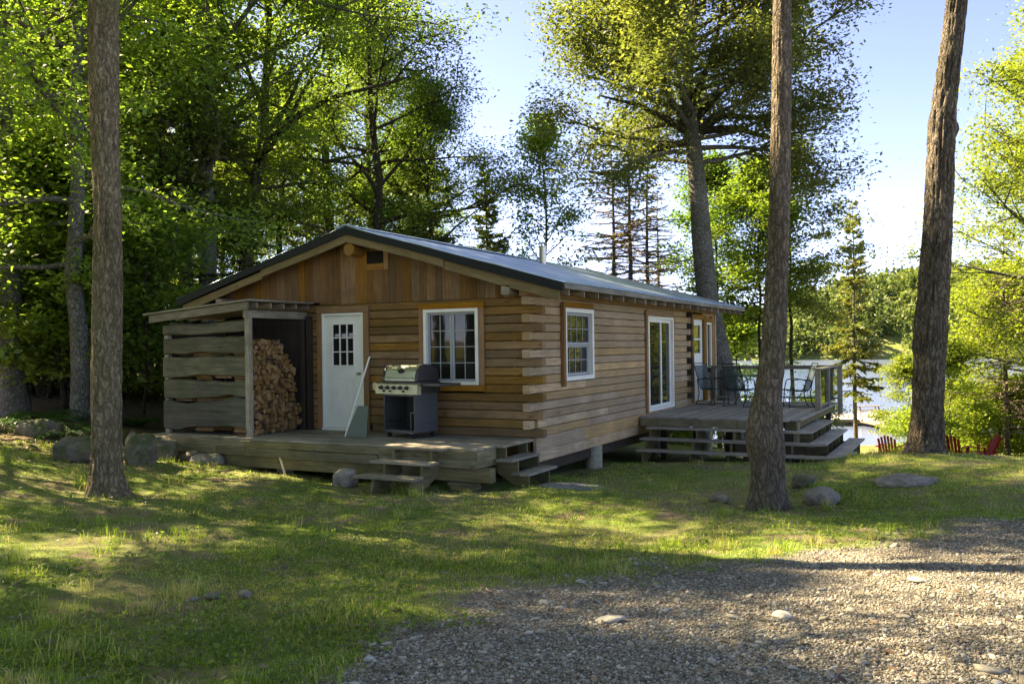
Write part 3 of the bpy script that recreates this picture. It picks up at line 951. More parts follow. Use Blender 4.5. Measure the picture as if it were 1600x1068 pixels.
def rake(mb, xa, xb, dz_top, dz_bot, y0, y1, steps=10):
    for i in range(steps):
        p = xa + (xb - xa) * i / steps; q = xa + (xb - xa) * (i + 1) / steps
        w = [0.012 * math.sin(p * 1.7), 0.012 * math.sin(q * 1.7)]
        tp, tq = roofz(p) - dz_top, roofz(q) - dz_top; bp, bq = roofz(p) - dz_bot - w[0], roofz(q) - dz_bot - w[1]
        mb.quadset([(p, y0, bp), (q, y0, bq), (q, y0, tq), (p, y0, tp), (p, y1, bp), (q, y1, bq), (q, y1, tq), (p, y1, tp)],
                   [[0, 1, 2, 3], [7, 6, 5, 4], [0, 4, 5, 1], [3, 2, 6, 7]] + ([[0, 3, 7, 4]] if i == 0 else []) + ([[1, 5, 6, 2]] if i == steps - 1 else []),
                   [[(p, 0), (q, 0), (q, .15), (p, .15)]] * 2 + [[(p, 0), (p, .03), (q, .03), (q, 0)]] * 2 + ([[(0, 0)] * 4] if i == 0 else []) + ([[(0, 0)] * 4] if i == steps - 1 else []), rnd=.5)


for xa, xb in ((XR_, XE), (XR_, XE2)):
    f = MB(); rake(f, xa, xb, .0, .135, Y0 - .022, Y0 + .004); f.build('verge_flashing', M['black'], roof)
    mid = xa + (xb - xa) * .48
    f = MB(); rake(f, xa, mid, .128, .265, Y0 + .02, Y0 + .06, 6); f.build('rake_board', M['rake'], roof)
    f = MB(); rake(f, mid, xb + (.1 if xb > xa else -.1) * -1, .15, .295, Y0 + .05, Y0 + .09, 6); f.build('rake_board', M['rake'], roof)
    f = MB(); rake(f, xa, xb, .0, .15, Y1 - .02, Y1 + .02); f.build('rake_board', M['darkwood'], roof)
    f = MB(); s = 1 if xb > xa else -1
    f.box((xb - .015 * s, Y0 + .02, roofz(xb) - .095), (xb + .022 * s, Y1 - .02, roofz(xb) - .012)); f.build('fascia_board', M['weathered'], roof)
# rafter tails under the eave
y = 12.62
first = True
while y < 24.3:
    t = MB()
    xa, xb = XW - .2, XE - .03
    za, zb = roofz(xa) - .045, roofz(xb) - .045
    t.extrude([(xa, za), (xb, zb), (xb, zb - .16), (xa, za - .16)], (0, y, 0), (1, 0, 0), (0, 0, 1), (0, 1, 0), .045)
    t.build('rafter_tail', M['raftertail'], roof)
    y += .61
pl = MB(); pl.box((XW - .12, 12.5, .815), (XW + .03, 24.1, .905), ch=.004); pl.build('wall_plate', M['trim'], cabin)
pl = MB(); pl.box((XW - .10, 12.75, .905), (XW - .05, 24.05, 1.16)); pl.build('frieze_board', M['darkwood'], cabin)
# gable boards
gb = MB(); x = XL
while x < XW - .05:
    w_ = random.uniform(.12, .2); x2 = min(x + w_, XW - .04)
    t1, t2 = roofz(x) - .045, roofz(x2) - .045
    zb = .815 if x > -10.8 else .86
    gb.extrude([(x + .002, zb), (x2 - .002, zb), (x2 - .002, t2), (x + .002, t1)], (0, YF + .02 + random.uniform(-.003, .003), 0), (1, 0, 0), (0, 0, 1), (0, -1, 0), .03)
    # run the grain upright
    for i in range(len(gb.uv) - 6, len(gb.uv)):
        gb.uv[i] = [(b, a) for a, b in gb.uv[i]]
    x = x2
gb.build('gable_boards', M['gable'], cabin)
p = MB(); p.tube([(-9.70, 12.42, 1.755), (-9.70, 12.9, 1.755)], .115, 14); p.build('ridge_beam', M['log_front'], cabin)
p = MB(); p.box((-6.66, 12.40, .835), (-6.51, 12.9, .985), ch=.02); p.build('purlin_end', M['raftertail'], cabin)
p = MB(); p.box((-12.9, 12.40, .86), (-12.75, 12.9, 1.0), ch=.02); p.build('purlin_end', M['raftertail'], cabin)
v_ = MB(); v_.box((-9.55, YF - .03, 1.40), (-9.19, YF - .016, 1.51)); v_.box((-9.18, YF - .034, 1.40), (-9.08, YF - .016, 1.73)); v_.build('vent_trim', M['trim'], cabin)
v_ = MB(); v_.box((-9.55, YF - .02, 1.51), (-9.185, YF - .013, 1.73)); v_.build('vent_dark_panel', M['shade_fill'], cabin)  # solid panel, shade of the opening put into its colour
# chimney
cx, cy = -9.0, 18.87
ch_ = MB(); zb = roofz(cx) - .1
ch_.tube([(cx, cy, zb), (cx, cy, 2.36)], .085, 20); cho = ch_.build('chimney', M['pipe'], roof)
c2 = MB(); c2.tube([(cx, cy, 2.36), (cx, cy, 2.375)], .115, 20); c2.tube([(cx, cy, 2.44), (cx, cy, 2.47)], [.125, .08], 20)
for a in range(4): c2.beam((cx + .09 * math.cos(a * 1.57), cy + .09 * math.sin(a * 1.57), 2.37), (cx + .09 * math.cos(a * 1.57), cy + .09 * math.sin(a * 1.57), 2.445), .012, .012, up=(0, 1, 0))
c2.build('chimney_cap', M['pipe'], roof)


# windows and doors: drawn in a local frame (a = along the wall, z up, d = out of the wall)
def frame_axes(wall):
    if wall == 'front': return lambda a, d, z: (a, YF - d, z)
    return lambda a, d, z: (XW + d, a, z)


def wbox(mb, T, a0, a1, z0, z1, d0, d1, ch=0.0, rnd=None):
    p, q = T(a0, d0, z0), T(a1, d1, z1)
    mb.box([min(i, j) for i, j in zip(p, q)], [max(i, j) for i, j in zip(p, q)], ch=ch, rnd=rnd)


def ring(mb, T, a0, a1, z0, z1, wd, d0, d1, sides='lrtb', ch=.003):
    if 't' in sides: wbox(mb, T, a0, a1, z1 - wd, z1, d0, d1, ch)
    if 'b' in sides: wbox(mb, T, a0, a1, z0, z0 + wd, d0, d1, ch)
    lo = z0 + (wd if 'b' in sides else 0); hi = z1 - (wd if 't' in sides else 0)
    if 'l' in sides: wbox(mb, T, a0, a0 + wd, lo, hi, d0, d1, ch)
    if 'r' in sides: wbox(mb, T, a1 - wd, a1, lo, hi, d0, d1, ch)


def sash(parent, T, a0, a1, z0, z1, d, fw, cols, rows, mat, gw=.014):
    s = MB(); ring(s, T, a0, a1, z0, z1, fw, d, d + .035)
    so_ = s.build('sash', mat, parent)
    g = MB(); wbox(g, T, a0 + fw - .004, a1 - fw + .004, z0 + fw - .004, z1 - fw + .004, d + .006, d + .012)
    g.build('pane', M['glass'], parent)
    if cols > 1 or rows > 1:
        g = MB()
        for i in range(1, cols):
            a = a0 + fw + (a1 - a0 - 2 * fw) * i / cols; wbox(g, T, a - gw / 2, a + gw / 2, z0 + fw, z1 - fw, d + .013, d + .022)
        for i in range(1, rows):
            z = z0 + fw + (z1 - z0 - 2 * fw) * i / rows; wbox(g, T, a0 + fw, a1 - fw, z - gw / 2, z + gw / 2, d + .013, d + .0205)
        g.build('glazing_bar', mat, parent)
    return so_


T = frame_axes('front')
# casement window on the gable wall
wnd = empty('window', (-7.8, YF, .02), None, None); wnd.parent = cabin; wnd.location = Vector((-7.8, YF, .02)) - cabin.location
t = MB(); ring(t, T, -8.46, -7.17, -.73, .765, .105, .004, .038); t.build('trim', M['trim'], wnd)
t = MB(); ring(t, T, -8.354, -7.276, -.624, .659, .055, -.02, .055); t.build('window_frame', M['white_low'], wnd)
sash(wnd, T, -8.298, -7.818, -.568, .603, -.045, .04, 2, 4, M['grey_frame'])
sash(wnd, T, -7.812, -7.332, -.568, .603, -.045, .04, 2, 4, M['grey_frame'])
# entrance door
dr = empty('door', (0, 0, 0), None, None); dr.parent = cabin; dr.location = Vector((-10.1, YF, ZF)) - cabin.location
t = MB()
wbox(t, T, -10.70, -10.59, -1.47, .655, .004, .04, .003); wbox(t, T, -9.645, -9.53, -1.47, .655, .004, .04, .003); wbox(t, T, -10.70, -9.53, .66, .775, .004, .043, .003)
t.build('trim', M['trim'], dr)
t = MB(); ring(t, T, -10.588, -9.647, -1.44, .655, .045, -.03, .03, 'lrt'); wbox(t, T, -10.588, -9.647, -1.469, -1.425, -.03, .05); t.build('door_frame', M['white'], dr)
dz0, dz1, da0, da1 = -1.42, .605, -10.54, -9.695
gl0, gl1, gz0, gz1 = -10.36, -9.875, -.30, .46
t = MB()
wbox(t, T, da0, gl0, dz0, dz1, -.05, -.005); wbox(t, T, gl1, da1, dz0, dz1, -.05, -.005)
wbox(t, T, gl0, gl1, gz1, dz1, -.05, -.005); wbox(t, T, gl0, gl1, dz0, gz0, -.05, -.005)
for (p0, p1) in ((-10.375, -10.175), (-10.06, -9.86)):
    ring(t, T, p0, p1, -1.20, -.52, .022, -.005, .006, ch=.004); wbox(t, T, p0 + .045, p1 - .045, -1.155, -.565, -.005, .004, .004)
slab = t.build('door_leaf', M['white'], dr)
t = MB(); ring(t, T, gl0 - .02, gl1 + .02, gz0 - .02, gz1 + .02, .032, -.005, .012)
for i in (1, 2): a = gl0 + (gl1 - gl0) * i / 3; wbox(t, T, a - .009, a + .009, gz0, gz1, -.02, .004)
for i in (1, 2): z = gz0 + (gz1 - gz0) * i / 3; wbox(t, T, gl0, gl1, z - .009, z + .009, -.02, .0025)
t.build('glazing_bar', M['white_low'], dr)
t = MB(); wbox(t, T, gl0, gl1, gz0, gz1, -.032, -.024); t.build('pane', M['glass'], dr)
t = MB(); p = T(-9.76, -.005, -.44); q = T(-9.76, .05, -.44)
t.tube([p, q], [.03, .014], 12); t.tube([q, T(-9.76, .07, -.44), T(-9.76, .095, -.44)], [.014, .028, .02], 12); t.build('handle', M['pipe'], dr)
# double hung window on the long wall
T = frame_axes('side')
wnd = empty('window', (0, 0, 0), None, None); wnd.parent = cabin; wnd.location = Vector((XW, 14.5, .03)) - cabin.location
t = MB(); wbox(t, T, 13.80, 13.885, -.69, .75, .004, .075, .003); wbox(t, T, 13.885, 15.24, .672, .775, .004, .036, .003)
t.build('trim', M['trim'], wnd)
t = MB(); ring(t, T, 13.89, 15.19, -.60, .668, .075, -.04, .06); t.build('window_frame', M['white_low'], wnd)
sash(wnd, T, 13.968, 15.112, .02, .59, -.03, .05, 4, 2, M['grey_frame'], .012)
sash(wnd, T, 13.968, 15.112, -.522, .03, -.066, .05, 4, 2, M['grey_frame'], .012)
# sliding glass door
dr = empty('door', (0, 0, 0), None, None); dr.parent = cabin; dr.location = Vector((XW, 19.2, ZF)) - cabin.location
t = MB(); wbox(t, T, 18.20, 18.30, ZF, .76, .004, .05, .003); wbox(t, T, 20.13, 20.24, ZF, .76, .004, .04, .003); wbox(t, T, 18.302, 20.128, .64, .775, .004, .045, .003); t.build('trim', M['trim'], dr)
t = MB(); ring(t, T, 18.305, 20.125, -1.45, .635, .06, -.06, .055); t.build('door_frame', M['white_low'], dr)
a_ = sash(dr, T, 18.368, 19.26, -1.388, .573, .0, .07, 1, 1, M['white_low']); b_ = sash(dr, T, 19.20, 20.062, -1.388, .573, -.045, .065, 1, 1, M['white_low'])
# end bay door and window
dr = empty('door', (0, 0, 0), None, None); dr.parent = cabin; dr.location = Vector((XW, 22.3, ZF)) - cabin.location
t = MB(); wbox(t, T, 21.72, 21.84, ZF, .76, -.006, .05); wbox(t, T, 22.82, 23.06, ZF, .76, -.006, .05); wbox(t, T, 21.842, 22.818, .65, .77, -.006, .045); t.build('trim', M['trim'], dr)
t = MB(); wbox(t, T, 21.845, 22.815, -1.44, -.22, -.05, -.012); wbox(t, T, 21.845, 22.02, -.22, .645, -.05, -.012); wbox(t, T, 22.64, 22.815, -.22, .645, -.05, -.012); wbox(t, T, 22.02, 22.64, .50, .645, -.05, -.012); wbox(t, T, 22.02, 22.64, .12, .16, -.05, -.012)
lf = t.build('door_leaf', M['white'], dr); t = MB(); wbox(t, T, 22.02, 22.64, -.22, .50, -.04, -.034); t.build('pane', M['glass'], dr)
wnd = empty('window', (0, 0, 0), None, None); wnd.parent = cabin; wnd.location = Vector((XW, 23.3, 0)) - cabin.location
t = MB(); ring(t, T, 23.07, 23.55, -.62, .58, .05, -.02, .045); t.build('window_frame', M['white_low'], wnd)
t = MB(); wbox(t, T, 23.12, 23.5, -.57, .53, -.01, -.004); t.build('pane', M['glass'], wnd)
t = MB(); wbox(t, T, 23.555, 23.75, ZF, .76, -.004, .045); wbox(t, T, 23.06, 23.55, .585, .70, -.004, .042); t.build('trim', M['trim'], wnd)

# ------------------------------------------------------------------ front porch
porch = empty('front_porch', (-9.7, 11.9, -2.05), 'low mossy plank porch running along the gable wall of the cabin', 'porch')
b = MB()
yy = 11.05
while yy < 12.74:
    w_ = .138
    xs = [-13.1, random.uniform(-11, -9), random.uniform(-8.4, -7.4), -6.36 + random.uniform(-.03, .05)]
    for p, q in zip(xs, xs[1:]): b.box((p + .002, yy, ZF - .038 + random.uniform(-.003, .002)), (q - .002, min(yy + w_ - .007, 12.75), ZF - random.uniform(0, .004)), ch=.004)
    yy += w_
b.build('deck_boards', M['weathered'], porch)
f = MB()
for xs, z0, z1, dy in (((-13.08, -10.85, -9.35, -8.1), ZF - .155, ZF - .042, .012), ((-7.0, -6.36), ZF - .155, ZF - .042, .012), ((-13.06, -11.5, -10.85), ZF - .285, ZF - .158, .0), ((-9.9, -8.1), ZF - .30, ZF - .162, -.012), ((-8.1, -6.36), ZF - .285, ZF - .158, .008), ((-8.1, -7.0), ZF - .155, ZF - .042, .004), ((-10.85, -9.9), ZF - .29, ZF - .158, .006)):
    for p, q in zip(xs, xs[1:]): f.box((p + .002, 11.02 + dy, z0), (q - .002, 11.055 + dy, z1), ch=.004)
f.box((-6.395, 11.06, ZF - .285), (-6.36, 11.62, ZF - .04), rnd=.9)
f.build('fascia', M['mossy'], porch)
f = MB(); f.box((-12.9, 11.14, ZF - .50), (-6.2, 11.30, ZF - .292), ch=.006); f.box((-12.9, 12.45, ZF - .50), (-6.5, 12.6, ZF - .292)); f.build('beam', M['mossy'], porch)
f = MB(); x = -12.9
while x < -6.4: f.box((x, 11.08, ZF - .285), (x + .04, 12.74, ZF - .042)); x += .6
f.build('joist', M['darkwood'], porch)
f = MB()
for i, (dx, w_) in enumerate(((0, .42), (.02, .36), (-.03, .40))):
    f.box((-6.86 + dx, 11.08, -2.16 + i * .062), (-6.86 + dx + w_, 11.36, -2.16 + i * .062 + .058), ch=.006)
f.build('cribbing', M['mossy'], porch)
f = MB(); f.box((-12.98, 11.1, -2.1), (-12.6, 11.4, ZF - .51)); f.box((-10.4, 11.3, -2.2), (-10.2, 11.5, ZF - .51)); f.box((-8.6, 11.5, -2.25), (-8.4, 11.7, ZF - .51)); f.build('pier', M['concrete'], porch)
f = MB(); f.beam((-10.05, 11.0, ZF - .28), (-9.72, 10.78, -2.05), .03, .012); f.build('loose_batten', M['weathered'], porch)
# front steps
st = empty('steps', (0, 0, 0), None, None); st.parent = porch; st.location = Vector((-7.35, 10.6, -2.05)) - porch.location
for (x0, x1, y0, y1, z) in ((-7.90, -6.83, 10.86, 11.12, ZF + .004), (-7.95, -6.90, 10.60, 10.90, ZF - .185), (-8.02, -6.98, 10.30, 10.60, ZF - .37)):
    t = MB(); t.box((x0, y0, z - .038), (x1, (y0 + y1) / 2 - .004, z), ch=.004); t.box((x0 + .01, (y0 + y1) / 2 + .004, z - .038), (x1 - .02, y1, z), ch=.004); t.build('tread', M['weathered'], st)
for x in (-7.72, -7.06):
    t = MB(); t.extrude([(11.05, ZF - .04), (10.86, ZF - .04), (10.86, ZF - .224), (10.62, ZF - .224), (10.62, ZF - .409), (10.36, ZF - .409), (10.28, -2.08), (10.46, -2.12), (11.05, ZF - .40)], (x, 0, 0), (0, 1, 0), (0, 0, 1), (1, 0, 0), .042)
    t.build('stringer', M['mossy'], st)
# side steps off the right-hand end
st = empty('steps', (0, 0, 0), None, None); st.parent = porch; st.location = Vector((-6.1, 12.0, -2.05)) - porch.location
for (x0, x1, y0, y1, z) in ((-6.42, -6.22, 11.58, 12.60, ZF + .002), (-6.32, -6.04, 11.52, 12.50, ZF - .20), (-6.08, -5.80, 11.56, 12.60, ZF - .40)):
    t = MB(); m_ = (x0 + x1) / 2; t.box((x0, y0, z - .038), (m_ - .003, y1, z), ch=.004); t.box((m_ + .003, y0 + .01, z - .038), (x1, y1 - .01, z), ch=.004); t.build('tread', M['weathered'], st)
for y in (11.70, 12.40):
    t = MB(); t.extrude([(-6.40, ZF - .04), (-6.24, ZF - .04), (-6.24, ZF - .239), (-6.04, ZF - .239), (-6.04, ZF - .439), (-5.86, ZF - .439), (-5.86, -2.14), (-5.98, -2.14), (-6.40, ZF - .42)], (0, y, 0), (1, 0, 0), (0, 0, 1), (0, 1, 0), .042)
    t.build('stringer', M['mossy'], st)

# ------------------------------------------------------------------ woodshed on the porch
ws_ = empty('woodshed', (-12.0, 12.0, ZF), 'open sided lean-to woodshed of live edge slabs at the left end of the porch', 'woodshed')
SY = 11.26


def shedz(x): return .88 + (x + 10.93) * .070
for i, (z0, z1, wl) in enumerate(((-1.42, -.90, 0), (-.84, -.51, 1), (-.45, -.10, 2), (-.04, .26, 3), (.33, .58, 4))):
    z0 -= .02 if i else 0
    if i == 4: z1 = .50
    x0, x1 = -13.04 + .02 * (i % 2), -11.0
    n = 40; lo, hi = [], []
    for k in range(n + 1):
        x = x0 + (x1 - x0) * k / n; q = np.array([[x * 1.0, i * 7.1, .3]])
        a_lo = .040 * float(fbm(q, 1.4, 5, 3)[0]); a_hi = .044 * float(fbm(q + 31, 1.2, 8, 3)[0])
        if i == 0: a_hi += .05 * math.exp(-((x + 11.35) / .22) ** 2) - .05 * math.exp(-((x + 12.4) / .35) ** 2); a_lo -= .035 * math.exp(-((x + 12.65) / .16) ** 2)
        zt = (x + 12) * .012
        lo.append((x, z0 * .965 + zt + a_lo)); hi.append((x, z1 * .965 + zt + a_hi))
    t = MB()
    ou, ov = random.uniform(0, 9), random.uniform(0, 9)
    for k in range(n):
        a, b2, c2_, d2 = lo[k], lo[k + 1], hi[k + 1], hi[k]
        bev = .018
        A_ = [(a[0], SY + bev * .0, a[1] + bev), (b2[0], SY, b2[1] + bev), (c2_[0], SY, c2_[1] - bev), (d2[0], SY, d2[1] - bev),
              (a[0], SY + .04, a[1]), (b2[0], SY + .04, b2[1]), (c2_[0], SY + .04, c2_[1]), (d2[0], SY + .04, d2[1])]
        U = lambda p: (ou + p[0], ov + p[2])
        fs = [[0, 1, 2, 3], [7, 6, 5, 4], [4, 5, 1, 0], [3, 2, 6, 7]]
        if k == 0: fs.append([0, 3, 7, 4])
        if k == n - 1: fs.append([1, 5, 6, 2])
        t.quadset(A_, fs, [[U(A_[j]) for j in f_] for f_ in fs], rnd=(i * .37) % 1)
    t.build('slab_board', M['slab'], ws_)
for (x, y, r_) in ((-10.97, 11.27, 1), (-10.97, 12.66, 1), (-13.0, 11.34, 1), (-13.0, 12.62, 1)):
    t = MB(); t.box((x - .05, y - .04, ZF), (x + .05, y + .05, (.56 if x > -12 else .42)), ch=.006, along=2); t.build('post', M['weathered'] if y < 12 else M['darkwood'], ws_)
t = MB(); t.box((-10.915, 11.15, ZF + .003), (-10.89, 11.24, .2), along=2)
t = MB(); t.extrude([(-13.25, shedz(-13.25) - .06), (-10.86, shedz(-10.86) - .06), (-10.86, shedz(-10.86) - .185), (-13.25, shedz(-13.25) - .195)], (0, 11.14, 0), (1, 0, 0), (0, 0, 1), (0, 1, 0), .038); t.build('header_board', M['weathered'], ws_)
t = MB(); t.box((-11.01, 11.19, .56), (-10.93, 12.72, .69), ch=.004); t.build('side_beam', M['weathered'], ws_)
t = MB(); t.box((-13.03, 11.4, .42), (-12.95, 12.72, .52)); t.build('side_beam', M['weathered'], ws_)
y = 11.36
while y < 12.7:
    t = MB(); t.extrude([(-13.2, shedz(-13.2) - .06), (-10.86, shedz(-10.86) - .06), (-10.86, shedz(-10.86) - .15), (-13.2, shedz(-13.2) - .15)], (0, y, 0), (1, 0, 0), (0, 0, 1), (0, 1, 0), .04); t.build('rafter', M['raftertail'], ws_); y += .33
t = MB(); t.extrude([(-13.34, shedz(-13.34) - .05), (-10.78, shedz(-10.78) - .05), (-10.78, shedz(-10.78) - .02), (-13.34, shedz(-13.34) - .02)], (0, 11.08, 0), (1, 0, 0), (0, 0, 1), (0, 1, 0), 1.66); t.build('roof', M['weathered'], ws_)
t = MB(); t.box((-13.045, 11.39, ZF + .01), (-13.01, 12.56, .50)); t.build('shade_end_panel', M['darkwood'], ws_); t = MB(); t.box((-12.95, 12.68, ZF + .01), (-11.05, 12.71, .68)); t.build('shade_back_panel', M['darkwood'], ws_)  # end and back panels added to darken the inside of the shed
t = MB(); t.box((-10.86, 12.62, ZF), (-10.84 + .03, 12.745, .62), along=2); t.build('jamb_board', M['darkwood'], ws_)

# firewood: split wedges shown by their ends
protos = []
for k in range(9):
    sh = k % 3; s = .046 + .009 * (k % 4)
    if sh == 0: poly = [(-s, -s * .55), (s, -s * .5), (.1 * s, s * .9)]
    elif sh == 1: poly = [(-s, -s * .6), (s * .8, -s * .7), (s, s * .4), (-s * .2, s * .8)]
    else: poly = [(-s * .9, -s * .5), (0, -s * .8), (s * .9, -s * .4), (s * .5, s * .7), (-s * .6, s * .6)]
    mb = MB(); mb.extrude([(x + random.uniform(-.006, .006), y + random.uniform(-.006, .006)) for x, y in poly], (-.20, 0, 0), (0, 1, 0), (0, 0, 1), (1, 0, 0), .40, rnd=k / 9)
    me = bpy.data.meshes.new('firewood_log')
    me.from_pydata(mb.v, [], mb.f); uvl = me.uv_layers.new(name='UVMap'); uvl.data.foreach_set('uv', [c for u in mb.uv for q in u for c in q])
    at = me.attributes.new('rnd', 'FLOAT', 'FACE'); at.data.foreach_set('value', [random.random() if i > 1 else k / 9 for i in range(len(mb.f))]); me.materials.append(M['firewood']); protos.append(me)
nlog = 0
random.seed(5)
FW = 'split firewood log showing its cut end in the tall stack inside the woodshed'
row = 0; z = ZF + .055
while z < .21:
    y = 11.36 + (.045 if row % 2 else 0)
    ymax = np.interp(z, [-1.4, -1.0, -.6, -.15, .08, .22], [12.62, 12.58, 12.50, 12.36, 12.15, 11.98])
    while y < ymax:
        if nlog < 276:
            o = bpy.data.objects.new('firewood_log', random.choice(protos)); COL.objects.link(o)
            o.location = (-11.20 + random.uniform(-.05, .045), y, z + random.uniform(-.012, .012))
            o.rotation_euler = (random.uniform(0, 6.28), random.uniform(-.06, .06), random.uniform(-.08, .08))
            tag(o, FW, 'firewood', 'firewood stacked in the woodshed'); nlog += 1
        y += .094 + random.uniform(-.010, .014)
    z += .086; row += 1
FW2 = 'firewood log lying sideways behind the live edge slabs, glimpsed through the gaps'
for z in (-.86, -.82, -.44, -.40, -.04, .0, -1.36):
    for x in (-11.75, -12.2, -12.65):
        o = bpy.data.objects.new('firewood_log', random.choice(protos)); COL.objects.link(o)
        o.location = (x + random.uniform(-.04, .04), 11.42 + random.uniform(0, .05), z); o.rotation_euler = (random.uniform(0, 6.28), 0, random.uniform(-.1, .1))
        tag(o, FW2, 'firewood', 'firewood behind the slab boards')

# ------------------------------------------------------------------ wrap-around deck
deck = empty('deck', (-4.6, 20.4, -2.6), 'weathered grey raised deck with glass railing beside the long wall of the cabin', 'deck')
DX0, DX1, DY0, DY1, DZ = -6.20, -2.98, 17.66, 23.3, -1.49
b = MB(); x = DX0
while x < DX1 - .02:
    x2 = min(x + .137, DX1)
    y0 = DY0 if x2 < -3.14 else DY0 + (x2 + 3.14) * 1.6
    b.box((x + .003, y0, DZ - .036 - random.uniform(0, .003)), (x2 - .003, DY1, DZ - random.uniform(0, .004)), ch=.004, along=1); x += .137
b.build('deck_boards', M['deck'], deck)
f = MB(); f.box((DX0 + .0, DY0 + .03, DZ - .19), (-3.6, DY0 + .065, DZ - .04)); f.box((-6.2, DY0 - .005, DZ - .20), (-5.85, DY0 + .028, DZ - .04), rnd=.95)
f.box((DX1 - .12, 18.1, DZ - .19), (DX1 - .085, DY1, DZ - .04)); f.build('rim_joist', M['mossy'], deck)
f = MB(); y = 18.0
while y < 23.2: f.box((DX0 + .03, y, DZ - .19), (DX1 - .13, y + .04, DZ - .042)); y += .6
f.build('joist', M['darkwood'], deck)
for (x, y) in ((-5.9, 18.3), (-4.5, 18.3), (-3.2, 18.4), (-5.9, 20.8), (-4.5, 20.8), (-3.2, 20.8), (-5.2, 23.1), (-3.2, 23.1), (-4.2, 23.1)):
    g = float(ground_h(x, y)[0]); t = MB(); t.box((x - .06, y - .06, g - .1), (x + .06, y + .06, DZ - .195), ch=.005, along=2); t.build('post', M['darkwood'], deck)
st = empty('steps', (0, 0, 0), None, None); st.parent = deck; st.location = Vector((-4.2, 17.4, -2.3)) - deck.location
lv = [(-5.98, 17.38, -2.72, 20.4, DZ - .20, .0), (-6.03, 17.10, -2.44, 20.5, DZ - .40, 0), (-6.0, 16.80, -2.10, 20.6, DZ - .60, .0)]
for i, (x0, y0, x1, y1, z, q) in enumerate(lv):
    c_ = .22; w_ = .32
    t = MB()
    for k in (0, 1):      # two boards each way, mitred over the chamfered corner
        o0 = k * (w_ / 2) + .002; o1 = (k + 1) * (w_ / 2) - .002
        front = [(x0, y0 + o0), (x1 - c_ - o0 * .4, y0 + o0), (x1 - c_ - o1 * .4, y0 + o1), (x0, y0 + o1)]
        side = [(x1 - o0, y0 + c_ + o0 * .4), (x1 - o0, y1), (x1 - o1, y1), (x1 - o1, y0 + c_ + o1 * .4)]
        diag = [(x1 - c_ - o0 * .4 + .003, y0 + o0), (x1 - o0, y0 + c_ + o0 * .4 - .003), (x1 - o1, y0 + c_ + o1 * .4 - .003), (x1 - c_ - o1 * .4 + .003, y0 + o1)]
        for p_, al in ((front, 0), (side, 1), (diag, 0)):
            t.extrude(p_, (0, 0, z - .036), (1, 0, 0), (0, 1, 0), (0, 0, 1), .036)
            if al:
                for j in range(len(t.uv) - 6, len(t.uv)): t.uv[j] = [(bb, aa) for aa, bb in t.uv[j]]
    t.build('tread', M['deck'], st)
for x in (-5.93, -4.95, -4.2, -3.5, -3.05):
    t = MB()
    t.extrude([(DY0 + .02, DZ - .05), (DY0 + .02, DZ - .236), (17.42, DZ - .236), (17.42, DZ - .436), (17.14, DZ - .436), (17.14, DZ - .636), (16.9, DZ - .636), (16.9, -2.38), (17.1, -2.42), (17.9, DZ - .4), (17.9, DZ - .05)][::-1], (x, 0, 0), (0, 1, 0), (0, 0, 1), (1, 0, 0), .042)
    t.build('stringer', M['mossy'], st)
for y in (17.95, 18.5, 19.05, 19.6, 20.2):
    t = MB()
    t.extrude([(-3.06, DZ - .05), (-3.06, DZ - .236), (-2.78, DZ - .236), (-2.78, DZ - .436), (-2.5, DZ - .436), (-2.5, DZ - .636), (-2.16, DZ - .636), (-2.16, -2.45), (-2.4, -2.5), (-3.3, DZ - .5), (-3.3, DZ - .05)], (0, y, 0), (1, 0, 0), (0, 0, 1), (0, 1, 0), .042)
    t.build('stringer', M['mossy'], st)
t = MB(); t.box((-6.0, 17.44, DZ - .19), (-3.0, 17.46, DZ - .24)); t.box((-4.1, 17.16, DZ - .60), (-2.76, 17.18, DZ - .44)); t.box((-3.9, 16.94, -2.3), (-2.4, 16.96, DZ - .645)); t.box((-3.6, 17.45, DZ - .4), (-3.0, 17.47, DZ - .24)); t.build('riser_board', M['darkwood'], st)
t = MB(); t.beam((-2.05, 18.25, DZ - .64), (-2.42, 16.72, -2.30), .10, .03); t.build('loose_plank', M['deck'], st)
# railing
RZ = DZ + .93
rail = empty('railing', (0, 0, 0), None, None); rail.parent = deck; rail.location = Vector((-4.6, 23.2, DZ)) - deck.location
for (x, y, zb) in ((-6.10, 23.22, DZ), (-4.62, 23.25, DZ), (-3.05, 20.50, DZ), (-3.05, 21.9, DZ), (-2.93, 23.2, DZ - .28)):
    t = MB(); t.box((x - .056, y - .056, zb), (x + .056, y + .056, RZ - .04), ch=.005, along=2); t.build('post', M['weathered'], rail)
t = MB(); t.box((-6.2, 23.13, RZ - .038), (-2.87, 23.31, RZ), ch=.004); t.box((-3.14, 20.42, RZ - .0375), (-2.96, 23.128, RZ + .0005), ch=.004, along=1)
t.box((-6.14, 23.19, RZ - .10), (-3.0, 23.23, RZ - .040)); t.build('top_rail', M['weathered'], rail)
t = MB(); t.box((-6.05, 23.19, DZ + .09), (-4.67, 23.23, DZ + .13)); t.box((-4.57, 23.19, DZ + .09), (-2.98, 23.23, DZ + .13)); t.box((-3.07, 20.55, DZ + .06), (-3.03, 21.85, DZ + .10)); t.box((-3.07, 21.95, DZ + .06), (-3.03, 23.15, DZ + .10)); t.build('bottom_rail', M['weathered'], rail)
for a in ((-6.05, 23.207, -4.67, 23.213), (-4.57, 23.207, -2.98, 23.213)):
    t = MB(); t.box((a[0], a[1], DZ + .131), (a[2], a[3], RZ - .102)); t.build('glass_panel', M['railglass'], rail)
